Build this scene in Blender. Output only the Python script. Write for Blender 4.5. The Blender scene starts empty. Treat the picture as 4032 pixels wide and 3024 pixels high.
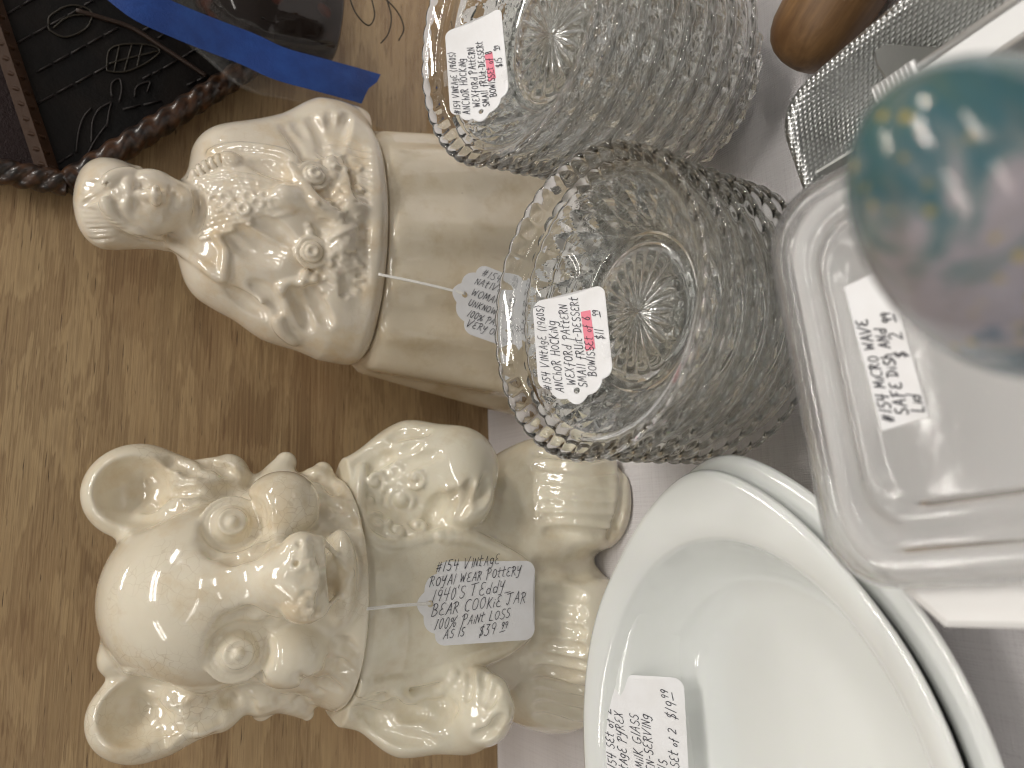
import bpy, bmesh, math, random
import numpy as np
from math import sin, cos, pi, radians, sqrt
from mathutils import Vector, Matrix, geometry

random.seed(7)
rng = np.random.default_rng(11)
S = bpy.context.scene
COL = S.collection

# ------------------------------------------------------------------ camera
F_PX, CAM = 2900.0, np.array([0.0, -0.53, 0.30])
PITCH, ROLL, YAW = radians(31), radians(4.6), radians(12)
fw = np.array([sin(YAW) * cos(PITCH), cos(YAW) * cos(PITCH), -sin(PITCH)])
_r = np.array([cos(YAW), -sin(YAW), 0.0]); _u = np.cross(_r, fw)
rt = _r * cos(ROLL) + _u * sin(ROLL)
up = _u * cos(ROLL) - _r * sin(ROLL)
cam_d = bpy.data.cameras.new('camera')
cam = bpy.data.objects.new('camera', cam_d); COL.objects.link(cam)
m = Matrix.Identity(4)
for i in range(3):      # the phone was held upright but the file is stored on its side
    m[i][0], m[i][1], m[i][2], m[i][3] = -up[i], rt[i], -fw[i], CAM[i]
cam.matrix_world = m
cam_d.sensor_width = 36; cam_d.sensor_fit = 'HORIZONTAL'
cam_d.lens = F_PX / 4032 * 36
cam_d.clip_start = 0.01; cam_d.clip_end = 50
cam_d.dof.use_dof = True; cam_d.dof.focus_distance = 0.375; cam_d.dof.aperture_fstop = 9.5
S.camera = cam

# ------------------------------------------------------------------ light
W = bpy.data.worlds.new('World'); S.world = W; W.use_nodes = True
_nt = W.node_tree; _bg = _nt.nodes['Background']
_tc = _nt.nodes.new('ShaderNodeTexCoord'); _sx = _nt.nodes.new('ShaderNodeSeparateXYZ'); _cr = _nt.nodes.new('ShaderNodeValToRGB')
_nt.links.new(_tc.outputs['Generated'], _sx.inputs[0]); _nt.links.new(_sx.outputs[2], _cr.inputs[0]); _nt.links.new(_cr.outputs[0], _bg.inputs[0])
_e = _cr.color_ramp.elements                                  # a dim room with a pale, lit ceiling
_e[0].position = 0.0; _e[0].color = (.26, .245, .225, 1); _e[1].position = .55; _e[1].color = (.48, .46, .43, 1)
_x = _e.new(.18); _x.color = (.40, .38, .355, 1)
_bg.inputs[1].default_value = .54

def tube_lamp(x, y, z, length, width, power, rz=0.0, col=(1.0, 0.955, 0.89)):
    d = bpy.data.lights.new('ceiling_tube', 'AREA'); d.shape = 'RECTANGLE'
    d.size = length; d.size_y = width; d.energy = power; d.color = col
    o = bpy.data.objects.new('ceiling_tube', d); COL.objects.link(o)
    o.location = (x, y, z); o.rotation_euler = (0, 0, rz)
    return o
for dy in (-0.09, 0.09):
    tube_lamp(0.55, -0.75 + dy, 2.3, 1.2, 0.032, 11, 0.12)
    tube_lamp(-1.5, -0.95 + dy, 2.3, 1.2, 0.032, 4, 0.12)
    tube_lamp(0.9, -2.7 + dy, 2.3, 1.2, 0.032, 9, 0.12)
    tube_lamp(-1.3, -2.9 + dy, 2.3, 1.2, 0.032, 4, 0.12)
    tube_lamp(2.6, -1.0 + dy, 2.3, 1.2, 0.032, 14, 0.12)
    tube_lamp(0.8, 1.0 + dy, 2.3, 1.2, 0.032, 9, 0.12)

S.view_settings.view_transform = 'Standard'; S.view_settings.look = 'None'
S.view_settings.exposure = 0.0; S.view_settings.gamma = 1.0
S.view_settings.use_curve_mapping = False
cy = S.cycles
cy.max_bounces = 18; cy.transmission_bounces = 18; cy.glossy_bounces = 8; cy.diffuse_bounces = 4
cy.transparent_max_bounces = 16
cy.use_denoising = True; cy.use_adaptive_sampling = True; cy.adaptive_threshold = .03; cy.adaptive_min_samples = 16
try: cy.denoiser = 'OPENIMAGEDENOISE'
except Exception: pass
cy.sample_clamp_indirect = 10.0
cy.caustics_refractive = True; cy.caustics_reflective = False
cy.blur_glossy = 0.3; cy.filter_width = 1.15

# ------------------------------------------------------------------ helpers
def ray(x, y):
    return fw + rt * ((3024 - y - 1512) / F_PX) - up * ((x - 2016) / F_PX)
def at(x, y, Y=None, z=None, d=None):
    """photo pixel -> point at world depth Y, height z or distance d"""
    v = ray(x, y)
    if Y is not None: t = (Y - CAM[1]) / v[1]
    elif z is not None: t = (z - CAM[2]) / v[2]
    else: t = d / np.linalg.norm(v)
    return CAM + v * t
def unit(v): v = np.asarray(v, float); return v / np.linalg.norm(v)

def tag(o, label=None, cat=None, group=None, kind=None):
    if label: o['label'] = label
    if cat: o['category'] = cat
    if group: o['group'] = group
    if kind: o['kind'] = kind
    return o
def empty(name, loc):
    o = bpy.data.objects.new(name, None); o.empty_display_size = 0.02
    COL.objects.link(o); o.location = tuple(loc); return o
def link(name, me, mat=None, parent=None, loc=(0, 0, 0)):
    o = bpy.data.objects.new(name, me); COL.objects.link(o)
    if mat is not None and not me.materials: me.materials.append(mat)
    if parent is not None: o.parent = parent
    o.location = tuple(loc)
    return o
def mesh(name, v, f, smooth=True, off=(0, 0, 0)):
    me = bpy.data.meshes.new(name)
    v = np.asarray(v, float) - np.asarray(off, float)
    me.from_pydata(v.tolist(), [], [tuple(int(i) for i in q) for q in f])
    me.validate(); me.update()
    if smooth: me.polygons.foreach_set('use_smooth', [True] * len(me.polygons))
    return me
def loft(rings, cap0=False, cap1=False, closed=False):
    """rings: list of (n,3) arrays -> verts, quads"""
    n = len(rings[0]); v = np.concatenate(rings); f = []
    R = len(rings)
    for k in range(R if closed else R - 1):
        a, b = k * n, ((k + 1) % R) * n
        for i in range(n):
            j = (i + 1) % n
            f.append((a + i, a + j, b + j, b + i))
    if cap0: f.append(tuple(range(n - 1, -1, -1)))
    if cap1: f.append(tuple(range((R - 1) * n, R * n)))
    return v, f
def tube(pts, r, n=8, caps=True, twist=None):
    pts = np.asarray(pts, float); N = len(pts)
    rr = np.full(N, r) if np.isscalar(r) else np.asarray(r)
    t = np.gradient(pts, axis=0); t /= np.linalg.norm(t, axis=1)[:, None] + 1e-12
    a = np.array([0, 0, 1.0]) if abs(t[0][2]) < 0.9 else np.array([1.0, 0, 0])
    u = unit(np.cross(t[0], a)); rings = []
    for k in range(N):
        u = unit(u - t[k] * (u @ t[k])); w = np.cross(t[k], u)
        th = np.arange(n) * 2 * pi / n
        rad = rr[k] * (np.ones(n) if twist is None else twist(th, k))
        rings.append(pts[k] + (np.cos(th) * rad)[:, None] * u + (np.sin(th) * rad)[:, None] * w)
    return loft(rings, caps, caps)
def spline(P, n):
    """Catmull-Rom through P, n samples per span"""
    P = [np.asarray(p, float) for p in P]; P = [2 * P[0] - P[1]] + P + [2 * P[-1] - P[-2]]
    out = []
    for i in range(1, len(P) - 2):
        for k in range(n):
            t = k / n
            out.append(.5 * (2 * P[i] + (P[i + 1] - P[i - 1]) * t + (2 * P[i - 1] - 5 * P[i] + 4 * P[i + 1] - P[i + 2]) * t * t + (3 * P[i] - P[i - 1] - 3 * P[i + 1] + P[i + 2]) * t ** 3))
    out.append(P[-2]); return np.array(out)
def box(c, ax, ay, az, hx, hy, hz):
    c = np.asarray(c, float); v = []
    for sz in (-1, 1):
        for sx, sy in ((-1, -1), (1, -1), (1, 1), (-1, 1)):
            v.append(c + sx * hx * np.asarray(ax) + sy * hy * np.asarray(ay) + sz * hz * np.asarray(az))
    return v, [(3, 2, 1, 0), (4, 5, 6, 7), (0, 1, 5, 4), (1, 2, 6, 5), (2, 3, 7, 6), (3, 0, 4, 7)]
def bevel(me, w, seg=2):
    b = bmesh.new(); b.from_mesh(me)
    bmesh.ops.bevel(b, geom=list(b.edges), offset=w, segments=seg, profile=0.6, affect='EDGES', clamp_overlap=True)
    bmesh.ops.recalc_face_normals(b, faces=b.faces)
    b.to_mesh(me); b.free(); return me
def recalc(me):
    b = bmesh.new(); b.from_mesh(me); bmesh.ops.recalc_face_normals(b, faces=b.faces); b.to_mesh(me); b.free(); return me
class MB:
    def __init__(s): s.v = []; s.f = []
    def add(s, vf):
        o = len(s.v); s.v += [tuple(p) for p in vf[0]]; s.f += [tuple(i + o for i in q) for q in vf[1]]; return s
    def build(s, name, mat, parent=None, off=(0, 0, 0), smooth=True):
        return link(name, mesh(name, s.v, s.f, smooth, off), mat, parent)

# ------------------------------------------------------------------ materials
def mat(name, base=(.8, .8, .8), rough=.5, metal=0, **kw):
    M = bpy.data.materials.new(name); M.use_nodes = True
    nt = M.node_tree; b = nt.nodes['Principled BSDF']
    b.inputs['Base Color'].default_value = (*base, 1); b.inputs['Roughness'].default_value = rough
    b.inputs['Metallic'].default_value = metal
    for k, v in kw.items():
        b.inputs[k.replace('_', ' ')].default_value = v
    return M, nt, b
def nd(nt, typ, **kw):
    n = nt.nodes.new(typ)
    for k, v in kw.items():
        if k in n.inputs: n.inputs[k].default_value = v
        else: setattr(n, k, v)
    return n
def coords(nt, scale=(1, 1, 1), kind='Object', rot=(0, 0, 0), loc=(0, 0, 0)):
    tc = nd(nt, 'ShaderNodeTexCoord'); mp = nd(nt, 'ShaderNodeMapping')
    mp.inputs['Scale'].default_value = scale; mp.inputs['Rotation'].default_value = rot; mp.inputs['Location'].default_value = loc
    nt.links.new(tc.outputs[kind], mp.inputs[0]); return mp.outputs[0]
def ramp(nt, fac, stops, interp='LINEAR'):
    r = nd(nt, 'ShaderNodeValToRGB'); r.color_ramp.interpolation = interp
    while len(r.color_ramp.elements) < len(stops): r.color_ramp.elements.new(.5)
    for e, (p, c) in zip(r.color_ramp.elements, stops):
        e.position = p; e.color = (*c, 1) if len(c) == 3 else c
    nt.links.new(fac, r.inputs[0]); return r.outputs[0]
def noise(nt, vec, scale, detail=3, rough=.5, dist=0):
    n = nd(nt, 'ShaderNodeTexNoise', Scale=scale, Detail=detail, Roughness=rough, Distortion=dist)
    nt.links.new(vec, n.inputs['Vector']); return n.outputs['Fac']
def mix(nt, fac, a, b, mode='MIX'):
    n = nd(nt, 'ShaderNodeMix', data_type='RGBA', blend_type=mode)
    for sock, val in ((n.inputs[0], fac), (n.inputs[6], a), (n.inputs[7], b)):
        if isinstance(val, (int, float)): sock.default_value = val
        elif isinstance(val, tuple): sock.default_value = (*val, 1) if len(val) == 3 else val
        else: nt.links.new(val, sock)
    return n.outputs[2]
def mth(nt, op, a, b=0.0):
    n = nd(nt, 'ShaderNodeMath', operation=op)
    for sock, val in ((n.inputs[0], a), (n.inputs[1], b)):
        if isinstance(val, (int, float)): sock.default_value = val
        else: nt.links.new(val, sock)
    return n.outputs[0]
def bump(nt, b, h, strength=.3, dist=.001):
    n = nd(nt, 'ShaderNodeBump', Strength=strength, Distance=dist)
    nt.links.new(h, n.inputs['Height']); nt.links.new(n.outputs[0], b.inputs['Normal']); return n

def ceramic(name, c1, c2, stain, crackle=1.0):
    M, nt, b = mat(name, c1, .10, Coat_Weight=.6, Coat_Roughness=.02, Specular_IOR_Level=.55)
    v = coords(nt)
    n = noise(nt, v, 22, 4, .6)
    col = mix(nt, ramp(nt, n, [(.35, (0, 0, 0)), (.7, (1, 1, 1))]), c1, c2)
    st = ramp(nt, noise(nt, v, 40, 5, .65), [(.49, (0, 0, 0)), (.72, (1, 1, 1))])
    col = mix(nt, mth(nt, 'MULTIPLY', st, .7), col, stain)
    vo = nd(nt, 'ShaderNodeTexVoronoi', feature='DISTANCE_TO_EDGE', Scale=210)
    wv = nd(nt, 'ShaderNodeVectorMath', operation='ADD')
    nt.links.new(v, wv.inputs[0])
    nn = nd(nt, 'ShaderNodeTexNoise', Scale=120, Detail=2); nt.links.new(v, nn.inputs['Vector'])
    sc = nd(nt, 'ShaderNodeVectorMath', operation='SCALE', Scale=.006); nt.links.new(nn.outputs['Color'], sc.inputs[0])
    nt.links.new(sc.outputs[0], wv.inputs[1]); nt.links.new(wv.outputs[0], vo.inputs['Vector'])
    cr = ramp(nt, vo.outputs['Distance'], [(0, (1, 1, 1)), (.045, (0, 0, 0))])
    area = ramp(nt, noise(nt, v, 26, 2), [(.48, (0, 0, 0)), (.66, (1, 1, 1))])
    col = mix(nt, mth(nt, 'MULTIPLY', mth(nt, 'MULTIPLY', cr, area), .42 * crackle), col, (.38, .27, .15))
    sp = nd(nt, 'ShaderNodeTexVoronoi', Scale=75); nt.links.new(v, sp.inputs['Vector'])
    spk = ramp(nt, sp.outputs['Distance'], [(.035, (1, 1, 1)), (.06, (0, 0, 0))])
    rare = ramp(nt, noise(nt, v, 55, 1), [(.66, (0, 0, 0)), (.68, (1, 1, 1))])
    col = mix(nt, mth(nt, 'MULTIPLY', mth(nt, 'MULTIPLY', spk, rare), .7), col, (.20, .12, .05))
    nt.links.new(col, b.inputs['Base Color'])
    bump(nt, b, noise(nt, v, 110, 2, .5), .14, .0010)
    b.inputs['Subsurface Weight'].default_value = .08
    b.inputs['Subsurface Radius'].default_value = (.006, .004, .002)
    return M
M_bear_lid = ceramic('cream_glaze_lid', (.80, .735, .595), (.73, .66, .525), (.64, .50, .31))
M_bear = ceramic('cream_glaze_body', (.785, .735, .60), (.73, .675, .54), (.63, .53, .37), .25)
M_woman = ceramic('ivory_glaze_lid', (.78, .705, .585), (.71, .635, .52), (.66, .50, .29), .3)
M_skirt = ceramic('ivory_glaze_jar', (.74, .66, .525), (.66, .575, .44), (.54, .43, .27), .2)

M_white, _, _ = mat('white_paper', (.82, .82, .84), .7)
M_paper, nt, b = mat('tag_paper', (.86, .86, .88), .62)
bump(nt, b, noise(nt, coords(nt), 900, 3), .12, .0004)
nt.links.new(mix(nt, ramp(nt, noise(nt, coords(nt), 60, 4), [(.4, (0, 0, 0)), (.8, (1, 1, 1))]), (.86, .86, .88), (.79, .78, .78)), b.inputs['Base Color'])
M_ink, _, _ = mat('ballpoint_ink', (.012, .013, .03), .45)
M_pink, _, _ = mat('pink_highlighter', (.86, .25, .33), .65)
M_string, nt, b = mat('cotton_string', (.80, .78, .74), .9)
bump(nt, b, noise(nt, coords(nt), 1500, 2), .6, .0006)
M_tape, nt, b = mat('clear_tape', (.95, .95, .95), .12, Alpha=.16, Specular_IOR_Level=.8)
bump(nt, b, noise(nt, coords(nt), 420, 3, .6, .5), .9, .0016)

M_glass, nt, b = mat('pressed_glass', (.988, .998, .990), .0, IOR=1.45)
b.inputs['Transmission Weight'].default_value = 1.0

M_opal, nt, b = mat('opal_glass', (.79, .81, .795), .07, Coat_Weight=.5, Coat_Roughness=.03)
b.inputs['Subsurface Weight'].default_value = .18; b.inputs['Subsurface Radius'].default_value = (.008, .009, .007)
v = coords(nt)
nt.links.new(mix(nt, ramp(nt, noise(nt, v, 140, 5, .7), [(.72, (0, 0, 0)), (.8, (1, 1, 1))]), (.79, .81, .795), (.70, .715, .68)), b.inputs['Base Color'])
bump(nt, b, noise(nt, v, 30, 2), .05, .002)

M_plast, nt, b = mat('white_plastic', (.85, .84, .83), .30)
b.inputs['Subsurface Weight'].default_value = .2; b.inputs['Subsurface Radius'].default_value = (.01, .009, .009)
M_lid, nt, b = mat('clear_lid_plastic', (.97, .97, .97), .07, IOR=1.44, Alpha=.72)
b.inputs['Transmission Weight'].default_value = .94
bump(nt, b, noise(nt, coords(nt), 260, 4, .6), .08, .0006)

def embossed():
    M, nt, b = mat('embossed_aluminium', (.70, .70, .69), .34, 1.0)
    v = coords(nt)
    h = None
    for rot in ((0, 0, radians(45)), (0, 0, radians(-45))):
        mp = nd(nt, 'ShaderNodeMapping'); mp.inputs['Rotation'].default_value = rot
        nt.links.new(v, mp.inputs[0])
        w = nd(nt, 'ShaderNodeTexWave', Scale=190, bands_direction='DIAGONAL', wave_profile='SIN'); nt.links.new(mp.outputs[0], w.inputs['Vector'])
        h = w.outputs['Fac'] if h is None else mth(nt, 'MULTIPLY', h, w.outputs['Fac'])
    nt.links.new(mix(nt, ramp(nt, h, [(.05, (0, 0, 0)), (.6, (1, 1, 1))]), (.60, .605, .60), (.80, .805, .80)), b.inputs['Base Color'])
    bump(nt, b, h, .8, .0007); return M
M_emb = embossed()
M_alu, nt, b = mat('brushed_aluminium', (.66, .66, .64), .36, 1.0)
bump(nt, b, noise(nt, coords(nt, (30, 600, 600)), 1, 2), .12, .0006)
M_alu_lt, nt, b = mat('lever_aluminium', (.86, .86, .86), .38, .75)

def wood_handle():
    M, nt, b = mat('stained_wood', (.3, .17, .07), .42)
    v = coords(nt, (1, 1, 1))
    g = noise(nt, coords(nt, (260, 260, 30)), 1, 4, .6, .4)
    c = mix(nt, ramp(nt, g, [(.3, (0, 0, 0)), (.7, (1, 1, 1))]), (.13, .066, .026), (.24, .132, .054))
    c = mix(nt, ramp(nt, noise(nt, v, 45, 3), [(.45, (0, 0, 0)), (.8, (1, 1, 1))]), c, (.11, .052, .02))
    nt.links.new(c, b.inputs['Base Color']); bump(nt, b, g, .25, .0006); return M
M_wood = wood_handle()

def plywood():
    M, nt, b = mat('plywood', (.4, .28, .16), .62)
    v = coords(nt, (9, 1, 34)); fine = noise(nt, coords(nt, (22, 1, 620)), 1, 3, .6)
    big = noise(nt, v, 1, 3, .5, .9)
    rag = mth(nt, 'ADD', big, mth(nt, 'MULTIPLY', mth(nt, 'SUBTRACT', fine, .5), .46))
    band = ramp(nt, rag, [(.38, (0, 0, 0)), (.43, (.6, .6, .6)), (.505, (.22, .22, .22)), (.55, (1, 1, 1)), (.68, (.55, .55, .55))])
    c = mix(nt, band, (.195, .118, .058), (.445, .318, .172))
    red = ramp(nt, noise(nt, coords(nt, (6, 1, 16), loc=(3, 0, 5)), 1, 3), [(.45, (0, 0, 0)), (.7, (1, 1, 1))])
    c = mix(nt, mth(nt, 'MULTIPLY', red, .45), c, (.27, .145, .07))
    streak = ramp(nt, noise(nt, coords(nt, (12, 1, 700)), 1, 3), [(.3, (0, 0, 0)), (.7, (1, 1, 1))])
    c = mix(nt, mth(nt, 'MULTIPLY', streak, .50), c, (.49, .345, .175))
    pore = ramp(nt, noise(nt, coords(nt, (42, 1, 900), loc=(1, 0, 2)), 1, 2, .5), [(.665, (0, 0, 0)), (.72, (1, 1, 1))])
    c = mix(nt, mth(nt, 'MULTIPLY', pore, .85), c, (.05, .026, .012))
    nt.links.new(c, b.inputs['Base Color'])
    bump(nt, b, mth(nt, 'SUBTRACT', fine, mth(nt, 'MULTIPLY', pore, 1.2)), .30, .0008); return M
M_ply = plywood()

def linen():
    M, nt, b = mat('white_linen', (.66, .63, .645), .85)
    w1 = nd(nt, 'ShaderNodeTexWave', Scale=260, Distortion=1.5, Detail=1); w1.bands_direction = 'X'
    w2 = nd(nt, 'ShaderNodeTexWave', Scale=260, Distortion=1.5, Detail=1); w2.bands_direction = 'Y'
    v = coords(nt); nt.links.new(v, w1.inputs['Vector']); nt.links.new(v, w2.inputs['Vector'])
    s1 = noise(nt, coords(nt, (14, 900, 1)), 1, 2); s2 = noise(nt, coords(nt, (900, 14, 1)), 1, 2)
    slub = mth(nt, 'ADD', s1, s2)
    c = mix(nt, ramp(nt, slub, [(.75, (0, 0, 0)), (1.3, (1, 1, 1))]), (.665, .635, .65), (.725, .70, .712))
    nt.links.new(c, b.inputs['Base Color'])
    bump(nt, b, mth(nt, 'ADD', mth(nt, 'MULTIPLY', mth(nt, 'ADD', w1.outputs['Fac'], w2.outputs['Fac']), .5), slub), .35, .0006)
    b.inputs['Sheen Weight'].default_value = .2
    return M
M_linen = linen()

def leather():
    M, nt, b = mat('black_tooled_leather', (.010, .008, .008), .5, Specular_IOR_Level=.22)
    v = coords(nt)
    bump(nt, b, noise(nt, v, 380, 4, .6), .5, .0008)
    nt.links.new(mix(nt, ramp(nt, noise(nt, v, 30, 3), [(.4, (0, 0, 0)), (.8, (1, 1, 1))]), (.004, .0035, .0035), (.012, .008, .006)), b.inputs['Base Color'])
    return M
M_leather = leather()
def rope_mat():
    M, nt, b = mat('burnished_rope_wood', (.08, .035, .015), .33, Coat_Weight=.3)
    v = coords(nt)
    c = mix(nt, ramp(nt, noise(nt, v, 120, 4, .6), [(.42, (0, 0, 0)), (.7, (1, 1, 1))]), (.010, .006, .005), (.090, .038, .015))
    nt.links.new(c, b.inputs['Base Color']); bump(nt, b, noise(nt, v, 300, 3), .3, .0007); return M
M_rope = rope_mat()
M_vine, _, _ = mat('painted_vine_brown', (.026, .012, .006), .5)
M_leaf, _, _ = mat('painted_leaf_ochre', (.018, .013, .006), .5)
M_mould, nt, b = mat('carved_moulding_brown', (.038, .016, .006), .6, Specular_IOR_Level=.25)
bump(nt, b, noise(nt, coords(nt), 220, 3), .5, .001)
M_seam, _, _ = mat('tool_marks_lit_tone', (.020, .016, .015), .45, Specular_IOR_Level=.35)  # light caught along the tooled lines is put into this paler colour
M_red, nt, b = mat('oxblood_tooled_leather', (.016, .007, .007), .55, Specular_IOR_Level=.25)
bump(nt, b, noise(nt, coords(nt), 260, 4, .7), .8, .0015)
M_blue, nt, b = mat('blue_painter_tape', (.010, .065, .29), .55)
v = coords(nt)
nt.links.new(mix(nt, ramp(nt, noise(nt, v, 90, 4), [(.4, (0, 0, 0)), (.75, (1, 1, 1))]), (.003, .036, .20), (.009, .060, .27)), b.inputs['Base Color'])
bump(nt, b, noise(nt, coords(nt, (1, 1, 1)), 700, 3), .5, .0006)
M_film, nt, b = mat('clear_bag_film', (.95, .93, .9), .08, Alpha=.035, Specular_IOR_Level=.6)
bump(nt, b, noise(nt, coords(nt), 38, 4, .55, 1.4), .6, .006)
M_darkjar, nt, b = mat('dark_brown_glaze', (.012, .008, .008), .07)
nt.links.new(mix(nt, ramp(nt, noise(nt, coords(nt), 28, 3), [(.52, (0, 0, 0)), (.7, (1, 1, 1))]), (.014, .009, .007), (.13, .026, .010)), b.inputs['Base Color'])
M_board, _, _ = mat('brown_cardboard', (.17, .115, .07), .8)
M_wire, _, _ = mat('dark_wire', (.02, .018, .016), .4, .6)
EGG_OFF = 1.86
def iris():
    M, nt, b = mat('iridescent_art_glass', (.2, .4, .42), .16, Coat_Weight=.5, Coat_Roughness=.05, IOR=1.45)
    v = coords(nt, (1, 1, 1))
    n = noise(nt, coords(nt, (28, 60, 120), rot=(.3, .5, .2)), 1, 4, .55, 2.2); n2 = noise(nt, coords(nt, (1, 1, 1), loc=(4, 2, 1)), 70, 3, .5, 1.2)
    dt = nd(nt, 'ShaderNodeVectorMath', operation='DOT_PRODUCT'); nt.links.new(v, dt.inputs[0]); dt.inputs[1].default_value = (-9, -3, -15)
    n = mth(nt, 'ADD', mth(nt, 'MULTIPLY', n, .8), mth(nt, 'ADD', dt.outputs['Value'], EGG_OFF))
    c = ramp(nt, n, [(.26, (.26, .28, .15)), (.38, (.10, .21, .21)), (.50, (.075, .20, .24)), (.60, (.26, .33, .34)), (.70, (.52, .47, .51)), (.90, (.55, .50, .55)), (.98, (.13, .22, .33))])
    c = mix(nt, mth(nt, 'MULTIPLY', ramp(nt, n2, [(.52, (0, 0, 0)), (.72, (1, 1, 1))]), .5), c, (.30, .29, .26))
    sp = nd(nt, 'ShaderNodeTexVoronoi', Scale=330); nt.links.new(v, sp.inputs['Vector'])
    fl = mth(nt, 'MULTIPLY', ramp(nt, sp.outputs['Distance'], [(.20, (1, 1, 1)), (.30, (0, 0, 0))]), ramp(nt, noise(nt, v, 75, 2), [(.50, (0, 0, 0)), (.58, (1, 1, 1))]))
    c = mix(nt, mth(nt, 'MULTIPLY', fl, .8), c, (.70, .52, .12))
    nt.links.new(c, b.inputs['Base Color'])
    b.inputs['Transmission Weight'].default_value = .40
    b.inputs['Thin Film Thickness'].default_value = 260; b.inputs['Thin Film IOR'].default_value = 1.4
    bump(nt, b, noise(nt, v, 90, 2), .25, .003)
    return M
M_iris = iris()
M_blackmetal, _, _ = mat('black_metal', (.010, .008, .010), .35, .4)

# ------------------------------------------------------------------ setting
def plywood_wall():
    v, f = box((0.05, 0.009, 0.24), (1, 0, 0), (0, 1, 0), (0, 0, 1), .95, .009, .30)
    o = link('plywood_wall', mesh('plywood_wall', v, f, False), M_ply); tag(o, kind='structure')
plywood_wall()
def tablecloth():
    nx, ny = 150, 100
    xs = np.linspace(-.75, .85, nx); ys = np.linspace(-.95, -.001, ny)
    X, Y = np.meshgrid(xs, ys)
    Z = .0010 * np.sin(X * 21 + 5 * np.sin(Y * 9)) + .0008 * np.sin(Y * 33 + X * 11) - .0022
    for cx, cyy, ang, amp in ((.25, -.33, 1.9, .0035), (.0, -.33, .6, .003), (.2, -.31, 2.3, .003), (-.12, -.09, .2, .002)):
        u = (X - cx) * cos(ang) + (Y - cyy) * sin(ang); w = -(X - cx) * sin(ang) + (Y - cyy) * cos(ang)
        Z += amp * np.exp(-(w / .006) ** 2 - (u / .07) ** 2) * (u > -1)
    v = np.stack([X.ravel(), Y.ravel(), Z.ravel()], 1)
    f = [(j * nx + i, j * nx + i + 1, (j + 1) * nx + i + 1, (j + 1) * nx + i) for j in range(ny - 1) for i in range(nx - 1)]
    o = link('tablecloth', mesh('tablecloth', v, f), M_linen); tag(o, kind='structure')
tablecloth()

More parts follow.
